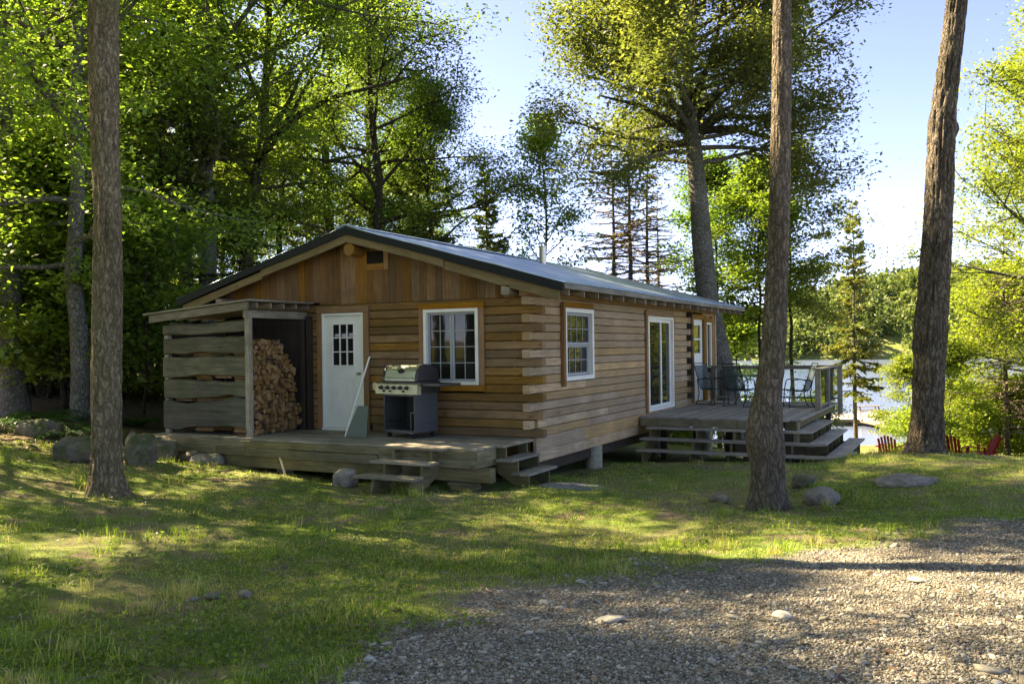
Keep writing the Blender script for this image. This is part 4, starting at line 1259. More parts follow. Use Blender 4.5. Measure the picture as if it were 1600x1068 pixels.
for a in ((20.55, 21.85), (21.95, 23.15)):
    t = MB(); t.box((-3.053, a[0], DZ + .101), (-3.047, a[1], RZ - .04)); t.build('glass_panel', M['railglass'], rail)
# ------------------------------------------------------------------ gas grill
gr = empty('gas_grill', (-8.30, 12.22, ZF), 'stainless steel gas barbecue with closed lid and open dark cabinet on the porch', 'barbecue', rz=rad(-13))


def part(mb, name, mat, parent, bevel=0): return mb.build(name, mat, parent, local=True, bevel=bevel)


t = MB()   # cabinet shell, open at the front
W, Dp = .37, .26
t.box((-W, -Dp, .10), (W, Dp, .13)); t.box((-W, -Dp, .13), (-W + .018, Dp, .74)); t.box((W - .018, -Dp, .13), (W, Dp, .74)); t.box((-W + .018, Dp - .015, .13), (W - .018, Dp, .74))
t.box((-W, -Dp - .012, .085), (W, -Dp, .135)); t.box((-W + .018, -Dp - .004, .69), (W - .018, -Dp + .016, .74)); t.box((-W, -Dp - .008, .135), (-W + .03, -Dp, .74))
cab = part(t, 'cabinet', M['cab'], gr)
t = MB()
for z in (.23, .62):
    for k in range(7): t.box((W + .0005, -.2 + k * .06, z + (k % 2) * .022), (W + .002, -.165 + k * .06, z + .008 + (k % 2) * .022))
part(t, 'vent_slots', M['black'], gr)
t = MB(); t.box((.10, -.10, .135), (.12, .2, .40)); t.box((.10, -.10, .40), (.352, .2, .42)); t.box((.102, -.105, .135), (.122, -.1, .41)); part(t, 'tank_frame', M['greenpanel'], gr)
t = MB(); t.tube([(-.18, .05, .2), (-.22, 0, .3), (-.30, -.12, .25), (-.32, -.2, .27)], .012, 8); part(t, 'gas_hose', M['black'], gr)
t = MB(); t.extrude([(-Dp - .07, .725), (-Dp - .05, .885), (-Dp + .03, .905), (-Dp + .03, .725)], (-.50, 0, 0), (0, 1, 0), (0, 0, 1), (1, 0, 0), 1.0)
t.extrude([(-.50, .905), (-.60, .90), (-.60, .80), (-.50, .74)], (0, -Dp - .045, 0), (1, 0, 0), (0, 0, 1), (0, 1, 0), .07); part(t, 'control_panel', M['steelpanel'], gr)
for i in range(5):
    t = MB(); x = -.36 + i * .155; t.tube([(x, -Dp - .058, .83), (x, -Dp - .072, .828), (x, -Dp - .078, .828), (x, -Dp - .108, .824)], [.034, .034, .026, .022], 16); part(t, 'knob', M['blackmetal'], gr)
for x in (-.29, -.13, .18):
    t = MB(); t.tube([(x, -Dp - .06, .775), (x, -Dp - .095, .772)], [.020 if x != -.13 else .012, .014], 12); part(t, 'knob', M['blackmetal'], gr)
t = MB(); t.box((-.66, -.24, .82), (-.505, .24, .905), ch=.008); part(t, 'side_shelf', M['blackmetal'], gr)
t = MB(); t.box((.505, -.24, .865), (.93, .24, .905), ch=.008); part(t, 'side_shelf', M['blackmetal'], gr)
t = MB(); t.box((-.44, -Dp + .03, .74), (.44, Dp, .93), ch=.01); part(t, 'firebox', M['blackmetal'], gr)
prof = [(-.25, .935), (-.245, .985), (-.21, 1.10), (-.13, 1.185), (-.03, 1.205), (.10, 1.19), (.22, 1.12), (.25, .935)]
t = MB(); t.extrude(prof, (-.365, 0, 0), (0, 1, 0), (0, 0, 1), (1, 0, 0), .73); part(t, 'lid', M['steel'], gr, .008)
for x0 in (-.425, .365):
    t = MB(); t.extrude([(a * 1.02, b + (.006 if b > .94 else -.002)) for a, b in prof], (x0, 0, 0), (0, 1, 0), (0, 0, 1), (1, 0, 0), .06); part(t, 'lid_end', M['blackmetal'], gr, .01)
t = MB(); t.tube([(-.33, -.275, .985), (.33, -.275, .985)], .012, 10); t.box((-.34, -.285, .975), (-.31, -.24, .995)); t.box((.31, -.285, .975), (.34, -.24, .995)); part(t, 'lid_handle', M['steel'], gr)
t = MB(); t.tube([(0.02 + .06 * math.cos(a / 12 * 6.283), -.226 - .055 * .03 + .0 * a + .028 * math.sin(a / 12 * 6.283) * .5, 1.10 + .028 * math.sin(a / 12 * 6.283)) for a in range(13)], .009, 6, caps=False)
t.box((-.02, -.232, 1.085), (.06, -.214, 1.11)); part(t, 'temperature_gauge', M['black'], gr)
for x in (-.3, .3):
    for y in (-.2, .2):
        t = MB(); t.tube([(x - .02, y, .04), (x + .02, y, .04)], .04, 12); t.box((x - .025, y - .01, .04), (x + .025, y + .01, .09)); part(t, 'caster', M['black'], gr)
pn = empty('metal_panel', (-9.15, 12.0, ZF), 'loose grey green cabinet door panel propped against the left side of the barbecue', 'panel')
t = MB(); t.extrude([(-9.36, ZF + .002), (-8.92, ZF + .002), (-8.92, ZF + .52), (-9.14, ZF + .52)], (0, 12.00, 0), (1, 0, 0), (0, .12, 1), (0, 1, 0), .02); t.build('panel_sheet', M['greenpanel'], pn)
t = MB(); t.box((-9.22, 12.01, ZF + .32), (-9.18, 12.035, ZF + .40)); t.box((-9.33, 11.985, ZF + .14), (-9.29, 12.01, ZF + .22)); t.box((-8.96, 11.99, ZF + .12), (-8.92, 12.015, ZF + .2)); t.build('hinge', M['black'], pn)
t = MB(); t.beam((-9.37, 11.84, ZF + .01), (-8.98, 12.02, ZF + 1.34), .032, .022); o = t.build('white_stick', M['white_low'])
tag(o, 'thin white wooden stick leaning between the entrance door and the barbecue', 'stick')

# ------------------------------------------------------------------ patio furniture
def chair_proto(label, loc, rz):
    root = empty('patio_chair', loc, label, 'chair', 'sling patio chairs round the deck table', rz)
    # local: sitter faces +x, y sideways
    t = MB()
    for y in (-.27, .27):
        t.tube([(.27, y, .0), (.25, y, .22), (.24, y, .42), (.20, y, .60), (.17, y, .64), (.0, y, .66), (-.2, y, .625), (-.26, y, .60)], .013, 8)
        t.tube([(-.32, y, .0), (-.25, y, .12), (-.215, y, .3), (-.24, y, .5), (-.27, y, .62)], .013, 8)
        t.tube([(.27, y, .03), (-.0, y, .012), (-.32, y, .02)], .009, 6)
    part(t, 'leg_frame', M['furn'], root)
    t = MB()
    for y in (-.235, .235):
        t.tube([(.25, y, .41), (.1, y, .39), (-.14, y, .375), (-.2, y, .42), (-.30, y, .70), (-.39, y, .98), (-.41, y, 1.02)], .012, 8)
    t.tube([(.25, -.27, .40), (.25, .27, .40)], .012, 8); t.tube([(-.41, -.235, 1.02), (-.41, .235, 1.02)], .012, 8); t.tube([(-.2, -.235, .40), (-.2, .235, .40)], .01, 8)
    part(t, 'seat_frame', M['furn'], root)
    t = MB(); cv = [(.24, .405), (.1, .38), (-.12, .37), (-.185, .40), (-.22, .47), (-.30, .70), (-.385, .97)]
    t.extrude([(a, b + .004) for a, b in cv] + [(a + .002, b - .004) for a, b in cv[::-1]], (0, -.225, 0), (1, 0, 0), (0, 0, 1), (0, 1, 0), .45)
    part(t, 'sling_seat', M['sling'], root); return root


c0 = chair_proto('sling patio chair nearest the cabin wall, seen from its side', (-5.72, 21.7, DZ), rad(-25))
c1 = copy_tree(c0); c1.location = (-4.95, 21.25, DZ); c1.rotation_euler.z = rad(72); c1['label'] = 'middle sling patio chair, directly left of the burled tree trunk'
c2 = copy_tree(c0); c2.location = (-3.62, 21.3, DZ); c2.rotation_euler.z = rad(204); c2['label'] = 'sling patio chair beside the railing post at the right end of the deck'
tb = empty('patio_table', (-4.85, 22.1, DZ), 'round glass topped patio table with metal legs on the deck', 'table')
t = MB(); t.tube([(0, 0, .70), (0, 0, .708)], .55, 32); part(t, 'glass_top', M['railglass'], tb)
t = MB(); t.tube([(.55 * math.cos(a / 32 * 6.2832), .55 * math.sin(a / 32 * 6.2832), .704) for a in range(33)], .012, 6, caps=False); part(t, 'rim', M['furn'], tb)
for a in range(4):
    t = MB(); c_, s_ = math.cos(a * 1.5708 + .6), math.sin(a * 1.5708 + .6)
    t.tube([(.46 * c_, .46 * s_, 0), (.34 * c_, .34 * s_, .2), (.24 * c_, .24 * s_, .45), (.36 * c_, .36 * s_, .62), (.5 * c_, .5 * s_, .69)], .013, 8); part(t, 'leg', M['furn'], tb)


# ------------------------------------------------------------------ adirondack chairs, picnic table, jetty
def gz(x, y): return float(ground_h(x, y, False)[0])


def adirondack(label, x, y, rz):
    r_ = empty('adirondack_chair', (x, y, gz(x, y) - .01), label, 'chair', 'red garden chairs on the slope to the lake', rz)
    for k in range(6):
        t = MB(); yy = -.25 + k * .1; top = 1.0 - .03 * abs(k - 2.5) ** 1.6
        t.beam((-.22, yy, .22), (-.22 - .36 * top, yy * 1.15, top), .085, .02, up=(1, 0, .3)); part(t, 'back_slat', M['redpaint'], r_)
    t = MB()
    for k in range(6): a = k * .095; t.box((.28 - a - .085, -.28, .36 - a * .32), (.28 - a, .28, .38 - a * .32))
    part(t, 'seat', M['redpaint'], r_)
    for s in (-1, 1):
        t = MB(); t.box((-.42, s * .37 - .07, .56), (.38, s * .37 + .07, .58), ch=.004); part(t, 'arm', M['redpaint'], r_)
        t = MB(); t.box((.24, s * .31 - .012, 0), (.33, s * .31 + .012, .56), along=2); part(t, 'leg', M['redpaint'], r_)
        t = MB(); t.beam((.33, s * .285, .34), (-.55, s * .285, .03), .022, .12); part(t, 'leg', M['redpaint'], r_)
        t = MB(); t.box((-.34, s * .33 - .012, .2), (-.26, s * .33 + .012, .56), along=2); part(t, 'arm_support', M['redpaint'], r_)
    return r_


adirondack('red slatted garden chair left of the large leaning trunk', *uw(14.2, 33.2), rad(80))
adirondack('red slatted garden chair with its fanned back just right of the leaning trunk', *uw(15.3, 30.6), rad(75))
a_ = adirondack('red slatted garden chair seen from its side, rightmost on the slope', *uw(16.25, 30.6), rad(150))
x, y = uw(15.4, 28.6)
t = MB(); t.box((-.9, -.06, 0), (.9, .06, .16), ch=.01); o = t.build('log_edging', M['picnic'], None); o.location = (x, y, gz(x, y)); o.rotation_euler.z = YAW; tag(o, 'pale timber edging lying on the grass in front of the red chairs', 'timber edging')
dx_, dy_ = uw(25.2, 63.0)
dock = empty('dock', (dx_, dy_, LAKE_Z), 'pale sunlit wooden dock reaching over the lake beyond the deck', 'dock', rz=YAW)
t = MB(); k = -9.0
while k < 3.2:
    w_ = 1.3 if k < -2.2 else 3.2
    t.box((-w_, k, .42), (w_, k + .135, .46), ch=.004); k += .15
part(t, 'deck_boards', M['dockwood'], dock)
t = MB(); t.box((-1.3, -9, .26), (-1.25, -2.2, .419)); t.box((1.25, -9, .26), (1.3, -2.2, .419)); t.box((-3.2, -2.25, .26), (3.2, -2.2, .419)); t.box((-3.2, 3.1, .26), (3.2, 3.15, .419)); part(t, 'rim_joist', M['picnic'], dock)
for x in (-3, 0, 3):
    for y in (-2, 3):
        t = MB(); t.tube([(x, y, -2.5), (x, y, .41)], .09, 10); part(t, 'pile', M['darkwood'], dock)
pt = empty('picnic_table', (dx_ + .15, dy_, LAKE_Z + .461), 'wooden picnic table standing at the end of the pale dock', 'picnic table', rz=YAW)
t = MB()
for k in range(5): t.box((-.9, -.37 + k * .15, .72), (.9, -.24 + k * .15, .76), ch=.004)
part(t, 'table_top', M['picnic'], pt)
for s in (-1, 1):
    t = MB(); t.box((-.9, s * .72 - .13, .42), (.9, s * .72 + .13, .46), ch=.004); part(t, 'bench', M['picnic'], pt)
    t = MB(); t.beam((s * .62, -.8, .39), (s * .62, .8, .39), .04, .09, up=(0, 0, 1)); part(t, 'crossbar', M['picnic'], pt)
    for q in (-1, 1):
        t = MB(); t.beam((s * .66, q * .62, .0), (s * .66, q * .25, .72), .04, .09, up=(1, 0, 0)); part(t, 'leg', M['picnic'], pt)
x, y = uw(24.6, 60.4)
t = MB(); t.box((-.9, -.25, .42), (.9, .25, .46), ch=.004); t.box((-.8, -.2, 0), (-.72, .2, .419)); t.box((.72, -.2, 0), (.8, .2, .419)); o = t.build('dock_bench', M['dockwood']); o.location = (x, y, LAKE_Z + .461); o.rotation_euler.z = YAW; tag(o, 'low pale bench on the dock in front of the picnic table', 'bench')


# ------------------------------------------------------------------ boulders and stones
def boulder(x, y, sx, sy, sz, label, cat='boulder', mat='boulder', seed=0, rz=0.0, sink=.3, rough=.25, group=None, name='boulder', z=None):
    v, f = ico(5 if sx > .3 else 4)
    d = 1 + rough * fbm(v, 1.1, seed, 4) + .04 * fbm(v, 6, seed + 3, 3)
    v = v * d[:, None]
    v = np.sign(v) * np.abs(v) ** .88
    v = v * np.array([sx, sy, sz])
    me = mesh_np(name, v, f, 3, smooth=True); o = link(name, me, M[mat]); z0 = gz(x, y) if z is None else z
    o.location = (x, y, z0 + sz * (1 - 2 * sink)); o.rotation_euler.z = rz
    return tag(o, label, cat, group)


boulder(-15.0, 10.15, .40, .34, .22, 'rounded grey boulder at the left edge, below the ferns', seed=3, rz=.3, sink=.25)
boulder(-12.9, 9.4, .36, .32, .28, 'large sloping mossy boulder behind the big trunk at the left', seed=9, rz=YAW + .2, sink=.22)
boulder(-11.95, 9.85, .22, .26, .34, 'tall brown pointed boulder between the big trunk and the woodshed', seed=14, rz=.5, sink=.22)
boulder(-12.5, 10.6, .34, .3, .26, 'dark mossy boulder at the foot of the grey trunks behind the big trunk', seed=19, rz=.9, sink=.3)
boulder(-11.62, 10.95, .27, .2, .13, 'low flat boulder in the grass below the left part of the porch', 'boulder', 'boulder_pale', seed=22, rz=.2, sink=.32)
boulder(-8.42, 10.62, .19, .16, .17, 'pale upright boulder to the left of the front porch steps', 'boulder', 'boulder_pale', seed=31, rz=.1, sink=.2, rough=.22)
boulder(-1.72, 11.75, .21, .17, .13, 'rounded pale stone in the grass to the right of the middle trunk', 'stone', 'boulder_pale', seed=41, rz=.2, sink=.32, rough=.2)
boulder(-.78, 12.9, .40, .26, .10, 'low wide pale stone in front of the leaning trunk', 'stone', 'boulder_pale', seed=47, rz=.6, sink=.3, rough=.2)
boulder(-2.95, 11.35, .13, .10, .07, 'small grey stone in the grass to the left of the middle trunk', 'stone', 'boulder_pale', seed=52, sink=.25)
boulder(-2.15, 13.0, .16, .13, .10, 'small dark stone on the mossy mound in front of the deck steps', 'stone', 'boulder', seed=54, sink=.25)
boulder(-4.98, 4.72, .075, .05, .024, 'flattest pale stone of the cluster beside the yellow grass tuft', 'stone', 'boulder_pale', seed=57, sink=.2)
boulder(-4.80, 4.86, .055, .035, .03, 'angular pale stone at the right of the cluster beside the yellow grass tuft', 'stone', 'boulder_pale', seed=58, sink=.2)
boulder(-5.02, 4.58, .045, .035, .022, 'small grey stone at the left of the cluster beside the yellow grass tuft', 'stone', 'boulder_pale', seed=59, sink=.2)
boulder(-12.0, 11.0, .2, .2, .12, 'mossy stone in the grass by the left end of the porch', 'stone', 'boulder', seed=60, sink=.25)
t = MB(); t.extrude([(-.50, -.22), (-.15, -.30), (.38, -.22), (.5, .02), (.34, .22), (-.1, .27), (-.46, .12)], (0, 0, 0), (1, 0, 0), (0, 1, 0), (0, 0, 1), .055)
o = t.build('stepping_stone', M['slatestone'], bevel=.012); o.location = (-5.22, 11.85, gz(-5.2, 11.9) - .005); tag(o, 'flat grey stepping stone on the grass beside the side steps', 'stepping stone')
# ------------------------------------------------------------------ trees
class TB:
    """numpy tube collector for trunks and limbs"""
    def __init__(s): s.V = []; s.F = []; s.n = 0
    def tube(s, P, R, k=6):
        P = np.asarray(P, float); R = np.asarray(R, float)
        T = np.gradient(P, axis=0); T /= np.linalg.norm(T, axis=1)[:, None] + 1e-9
        ref = np.array([1., 0, 0]) if abs(T[0, 0]) < .8 else np.array([0, 1., 0])
        A = np.cross(T, ref); A /= np.linalg.norm(A, axis=1)[:, None] + 1e-9; B = np.cross(T, A)
        th = np.arange(k) / k * 2 * math.pi
        V = P[:, None] + (A[:, None] * np.cos(th)[None, :, None] + B[:, None] * np.sin(th)[None, :, None]) * R[:, None, None]
        m_ = len(P); I = np.arange(m_ * k).reshape(m_, k); J = np.roll(I, -1, 1)
        F = np.stack([I[:-1], J[:-1], J[1:], I[1:]], -1).reshape(-1, 4)
        s.V.append(V.reshape(-1, 3)); s.F.append(F + s.n); s.n += m_ * k
    def mesh(s, name): return mesh_np(name, np.concatenate(s.V), np.concatenate(s.F), 4, smooth=True)


def wobble(r_, p0, d, L, n, curl, up=0.0):
    pts = [np.array(p0, float)]; d = np.array(d, float); d /= np.linalg.norm(d)
    for i in range(n):
        d = d + r_.normal(0, curl, 3) + np.array([0, 0, up]); d /= np.linalg.norm(d)
        pts.append(pts[-1] + d * L / n)
    return np.array(pts)


def broadleaf(seed, H, r0, z0, R, limbs=26, leaf=.11, per=48, shape=1.0, trunk_k=12, trunk=None, layer=.16, sub=7, lowest=0.0, asym=None, fork=False, env=None):
    """returns (trunk mesh, crown mesh); origin at the base of the trunk"""
    r_ = np.random.default_rng(seed); tb = TB(); LP = []
    if trunk is None:
        zs = np.linspace(0, H, 16)
        ox = np.cumsum(r_.normal(0, .05, 16)); oy = np.cumsum(r_.normal(0, .05, 16)); ox -= ox[0]; oy -= oy[0]
        TP = np.stack([ox, oy, zs], 1); TR = r0 * np.clip(1 - zs / H, .03, 1) ** .8
        TR[0] *= 1.25
    else:
        TP, TR = trunk
    kk = 1
    tb.tube(np.vstack([TP[:1] - [0, 0, .3], TP]), np.concatenate([[TR[0] * 1.1], TR]), trunk_k)
    zt = TP[:, 2]
    for i in range(limbs):
        t = (i + .5) / limbs; z = z0 + (TP[-1, 2] * .97 - z0) * t ** .9
        p = np.array([np.interp(z, zt, TP[:, 0]), np.interp(z, zt, TP[:, 1]), z]); rr = np.interp(z, zt, TR)
        az = i * 2.39996 + r_.normal(0, .35)
        e = (math.sin(math.pi * min(1, t * .9 + .22)) ** shape if env is None else env(t)); L = R * e * r_.uniform(.72, 1.12)
        if asym is not None: L *= 1 + asym[1] * math.cos(az - asym[0])
        el = rad(8 + 50 * t) + r_.normal(0, .12) - lowest * (1 - t)
        d = [math.cos(az) * math.cos(el), math.sin(az) * math.cos(el), math.sin(el)]
        P = wobble(r_, p, d, L, 6, .13, .02)
        R0 = max(.012, min(rr * .55, .02 * L))
        tb.tube(P, np.linspace(R0, .006, 7), 5)
        for j in range(sub):
            s = .22 + .78 * (j + r_.random() * .8) / sub; q = s * 6; a = int(min(q, 5)); f = q - a
            b0 = P[a] * (1 - f) + P[a + 1] * f
            dd = P[min(a + 1, 6)] - P[a]; dd = dd / np.linalg.norm(dd) + r_.normal(0, .75, 3) * [1, 1, .55]
            l2 = L * .36 * (1.15 - s * .5) * r_.uniform(.6, 1.2)
            P2 = wobble(r_, b0, dd, l2, 3, .2)
            tb.tube(P2, np.linspace(R0 * .4 + .003, .003, 4), 3)
            LP += [P2[1], P2[2], P2[3]]
            LP.append((P2[2] + P2[3]) / 2 + r_.normal(0, .25, 3))
        LP += [P[5], P[6]]
    C = np.array(LP); n = len(C)
    cnt = r_.poisson(per * r_.uniform(.25, 1.5, n))
    base = np.repeat(C, cnt, 0); m_ = len(base)
    sp = np.repeat(r_.uniform(.7, 1.3, n), cnt)[:, None]
    off = r_.normal(0, 1, (m_, 3)) * [.34, .34, layer] * sp
    Pp = base + off
    tone = np.clip(np.repeat(r_.random(n), cnt) * .5 + r_.random(m_) * .5, 0, 1)
    V, F, rr = leaves(Pp, leaf * r_.uniform(.6, 1.25, m_), .55, tone, r_)
    return tb.mesh('trunk'), mesh_np('crown', V, F, 4, rnd=rr)


def conifer(seed, H, r0, z0, R, dead=False, step=.32, lf=.30, droop=.25, dens=1.0, top_open=0.0):
    r_ = np.random.default_rng(seed); tb = TB(); LP = []; LD = []
    zs = np.linspace(0, H, 12); TP = np.stack([r_.normal(0, .02, 12).cumsum(), r_.normal(0, .02, 12).cumsum(), zs], 1)
    tb.tube(np.vstack([TP[:1] - [0, 0, .3], TP]), np.concatenate([[r0], r0 * np.clip(1 - zs / H, .04, 1) ** .8]), 8)
    z = z0
    while z < H - .05:
        t = (z - z0) / (H - z0)
        nb = r_.integers(3, 6)
        for b in range(nb):
            az = r_.random() * 6.283; L = R * (1 - t) ** .85 * r_.uniform(.55, 1.15) + .12
            el = (-droop + .75 * t) + r_.normal(0, .1)
            if dead: el = -.12 + r_.normal(0, .12)
            d = [math.cos(az) * math.cos(el), math.sin(az) * math.cos(el), math.sin(el)]
            p = [np.interp(z, zs, TP[:, 0]), np.interp(z, zs, TP[:, 1]), z + r_.uniform(-.1, .1)]
            P = wobble(r_, p, d, L, 5, .06, .06 if not dead else .05)
            tb.tube(P, np.linspace(.034 if dead else .02, .008, 6), 4)
            ns = int(L / (.09 if not dead else .10) * dens)
            for j in range(ns):
                s = .12 + .88 * r_.random() if not dead else .2 + .8 * r_.random(); q = s * 5; a = int(min(q, 4)); f = q - a
                b0 = P[a] * (1 - f) + P[a + 1] * f; dd = P[a + 1] - P[a]; dd /= np.linalg.norm(dd)
                sd = np.cross(dd, [0, 0, 1]); sd /= np.linalg.norm(sd) + 1e-6
                tw = dd * .7 + sd * r_.choice([-1, 1]) * r_.uniform(.4, 1) + np.array([0, 0, r_.uniform(-.45, .05)])
                l2 = min(.55, .35 * L * (1.1 - s) + .16) * r_.uniform(.6, 1.2)
                if dead:
                    tb.tube(np.array([b0, b0 + tw * l2 * .5 + r_.normal(0, .02, 3), b0 + tw * l2]), [.012, .009, .005], 3)
                    if r_.random() < dens * .55:
                        for c in range(3): LP.append(b0 + tw * l2 * r_.uniform(.3, 1)); LD.append(tw)
                else:
                    k = int(3 + l2 / .07)
                    for c in range(k): LP.append(b0 + tw * l2 * (c + .5) / k); LD.append(tw + r_.normal(0, .5, 3))
        z += step * r_.uniform(.6, 1.3)
    P = np.array(LP); D = np.array(LD); n = len(P)
    D /= np.linalg.norm(D, axis=1)[:, None] + 1e-9
    Nn = np.array([0, 0, 1.]) + r_.normal(0, .5, (n, 3)); S = np.cross(D, Nn); S /= np.linalg.norm(S, axis=1)[:, None]
    L = (lf * .5 * r_.uniform(.5, 1.1, n))[:, None] * (.5 if dead else 1); W = L * .26
    V = np.stack([P - D * L * .4, P + S * W, P + D * L, P - S * W], 1).reshape(-1, 3)
    return tb.mesh('trunk'), mesh_np('crown', V, np.arange(n * 4).reshape(n, 4), 4, rnd=r_.random(n))


def plant(name, meshes, x, y, label, cat='tree', group=None, bark='bark_grey', leaf='leaf_mid', s=1.0, rz=0.0, z=None, sz=None):
    tm, cm = meshes
    root = empty(name, (x, y, gz(x, y) if z is None else z), label, cat, group, rz)
    root.scale = (s, s, s if sz is None else sz)
    if tm is not None:
        a = bpy.data.objects.new('trunk', tm); COL.objects.link(a); a.parent = root
        if not tm.materials: tm.materials.append(None)
        a.material_slots[0].link = 'OBJECT'; a.material_slots[0].material = M[bark]
    b = bpy.data.objects.new('crown', cm); COL.objects.link(b); b.parent = root
    if not cm.materials: cm.materials.append(None)
    b.material_slots[0].link = 'OBJECT'; b.material_slots[0].material = M[leaf]
    return root


# ---- the three trunks in front, modelled from their own outlines
def big_trunk(name, stations, base_flare, seed, mat, label, k=72, lean_fix=None, ridge=.035, knots=(), roots=5):
    """stations: (x, y, z, radius) up the trunk"""
    S = np.array(stations, float); n = 230
    zz = np.linspace(S[0, 2] - .25, S[-1, 2], n)
    X_ = np.interp(zz, S[:, 2], S[:, 0]); Y_ = np.interp(zz, S[:, 2], S[:, 1]); R_ = np.interp(zz, S[:, 2], S[:, 3])
    ker = np.hanning(13); ker /= ker.sum()
    sm = lambda a: np.convolve(np.pad(a, 6, mode='edge'), ker, 'valid')
    X_, Y_, R_ = sm(X_), sm(Y_), sm(R_)
    th = np.arange(k) / k * 2 * math.pi
    TH, ZZ = np.meshgrid(th, zz)
    P = np.stack([np.cos(TH) * 1.0, np.sin(TH) * 1.0, ZZ * .28], -1)
    ridges = np.abs(fbm(P * np.array([1, 1, 1]), 7.0, seed, 3)); low = fbm(P, 1.6, seed + 5, 2)
    hb = ZZ - S[0, 2]
    fl = base_flare * np.exp(-np.clip(hb, 0, 9) / .16) * (.55 + .45 * np.cos(roots * TH + seed) + .3 * low)
    RR = R_[:, None] * (.93 + .09 * low) + ridge * (.22 - ridges) * np.clip(R_[:, None] / .2, .5, 1.6) + fl
    for (zk, tk, rk, hk) in knots:
        dth = (TH - tk + math.pi) % (2 * math.pi) - math.pi
        RR = RR + hk * np.exp(-((ZZ - zk) / rk) ** 2 - (dth * R_[:, None] / rk) ** 2)
    V = np.stack([X_[:, None] + RR * np.cos(TH), Y_[:, None] + RR * np.sin(TH), ZZ], -1)
    I = np.arange(n * k).reshape(n, k); J = np.roll(I, -1, 1)
    F = np.stack([I[:-1], J[:-1], J[1:], I[1:]], -1).reshape(-1, 4)
    root = empty(name, (S[0, 0], S[0, 1], S[0, 2]), label, 'tree')
    me = mesh_np('trunk', V.reshape(-1, 3) - S[0, :3], F, 4, smooth=True)
    link('trunk', me, M[mat], root)
    return root


def stations(lst, D, toward=0.0):
    out = []
    for (px, py, wpx) in lst:
        p = ray3(px, py, D); out.append((p[0], p[1], p[2], wpx * D / F_PX * .5))
    return out


def crown_on(root, seed, zc, H, R, leaf='leaf_mid', limbs=20, per=40, top=None, barkm='bark1'):
    """upper crown of one of the near trees, mostly above the picture"""
    tm, cm = broadleaf(seed, H, .12, .6, R, limbs=limbs, leaf=.12, per=per)
    x, y, z = top
    for me, nm, mt in ((tm, 'limbs', barkm), (cm, 'crown', leaf)):
        o = link(nm, me, M[mt], root); o.location = Vector((x, y, z)) - Vector(root.location)


S1 = stations([(167, 778, 58), (167, 760, 50), (167, 700, 46), (166, 600, 45), (168, 450, 46), (168, 320, 46), (163, 200, 47), (161, 60, 47), (163, -60, 45), (166, -250, 42), (172, -600, 34), (176, -900, 24)], 11.75)
T1 = big_trunk('maple_tree', S1, .10, 2, 'bark1', 'large brown tree trunk standing in the grass left of the woodshed', ridge=.03)
crown_on(T1, 101, 0, 8.5, 5.0, per=70, top=S1[-3][:3], limbs=20)
S2 = stations([(1198, 788, 62), (1198, 772, 52), (1199, 740, 54), (1197, 700, 63), (1195, 660, 58), (1200, 615, 44), (1208, 560, 41), (1214, 450, 37), (1219, 300, 32), (1221, 150, 31), (1222, 0, 29), (1224, -200, 26), (1230, -500, 20), (1235, -800, 14)], 10.98)
_a = math.atan2(-VIEW[1], -VIEW[0])
T2 = big_trunk('maple_tree', S2, .09, 5, 'bark2', 'slender tree trunk with a swollen burl near its base, before the deck steps', ridge=.022, knots=((S2[3][2] + .13, _a - 1.2, .13, .03), (S2[4][2], _a + .2, .06, -.03)))
crown_on(T2, 102, 0, 7.0, 3.6, top=S2[-3][:3], limbs=18)
S3 = stations([(1445, 716, 74), (1446, 700, 58), (1450, 640, 50), (1452, 560, 49), (1457, 480, 50), (1463, 400, 47), (1467, 330, 44), (1470, 250, 45), (1473, 180, 43), (1482, 120, 37), (1490, 50, 34), (1498, -20, 32), (1512, -150, 34), (1535, -400, 28), (1550, -700, 20)], 14.9)
T3 = big_trunk('maple_tree', S3, .14, 8, 'bark3', 'thick rough barked tree trunk leaning to the right in front of the lake', ridge=.05, knots=((S3[8][2] - .25, _a + 1.3, .10, .06),))
crown_on(T3, 103, 0, 8.0, 4.6, top=S3[-3][:3], limbs=20, barkm='bark3')

# ---- prototypes
P_MA = broadleaf(1, 15, .20, 3.0, 4.6, limbs=34, leaf=.078, per=46)
P_MB = broadleaf(2, 13, .17, 2.2, 4.0, limbs=32, leaf=.078, per=46, shape=.8)
P_MC = broadleaf(3, 17, .24, 5.0, 5.2, limbs=34, leaf=.078, per=46)
P_UN = broadleaf(4, 6, .055, .9, 2.2, limbs=22, leaf=.11, per=22, layer=.09)
P_SH = broadleaf(5, 2.6, .03, .2, 1.4, limbs=16, leaf=.085, per=26, layer=.12)
P_PO = broadleaf(6, 11.5, .09, 2.6, 2.1, limbs=36, leaf=.10, per=15, shape=.5, sub=6, layer=.10)
P_CO = conifer(7, 13, .14, 1.2, 2.6, lf=.50, dens=1.1)
P_CP = conifer(8, 11, .10, 4.5, 1.7, lf=.5, dens=.9)
P_DE = conifer(9, 13, .16, 1.5, 3.1, dead=True, lf=.40, dens=1.15, step=.34)
P_SP = conifer(10, 13.2, .12, 3.0, 1.75, lf=.46, dens=1.2, step=.36, droop=.32)
P_PH = broadleaf(61, 12.5, .09, 5.3, 2.6, limbs=32, leaf=.105, per=34, shape=.7, sub=6, layer=.10)

random.seed(21)
GL = 'forest trees left of and behind the cabin'
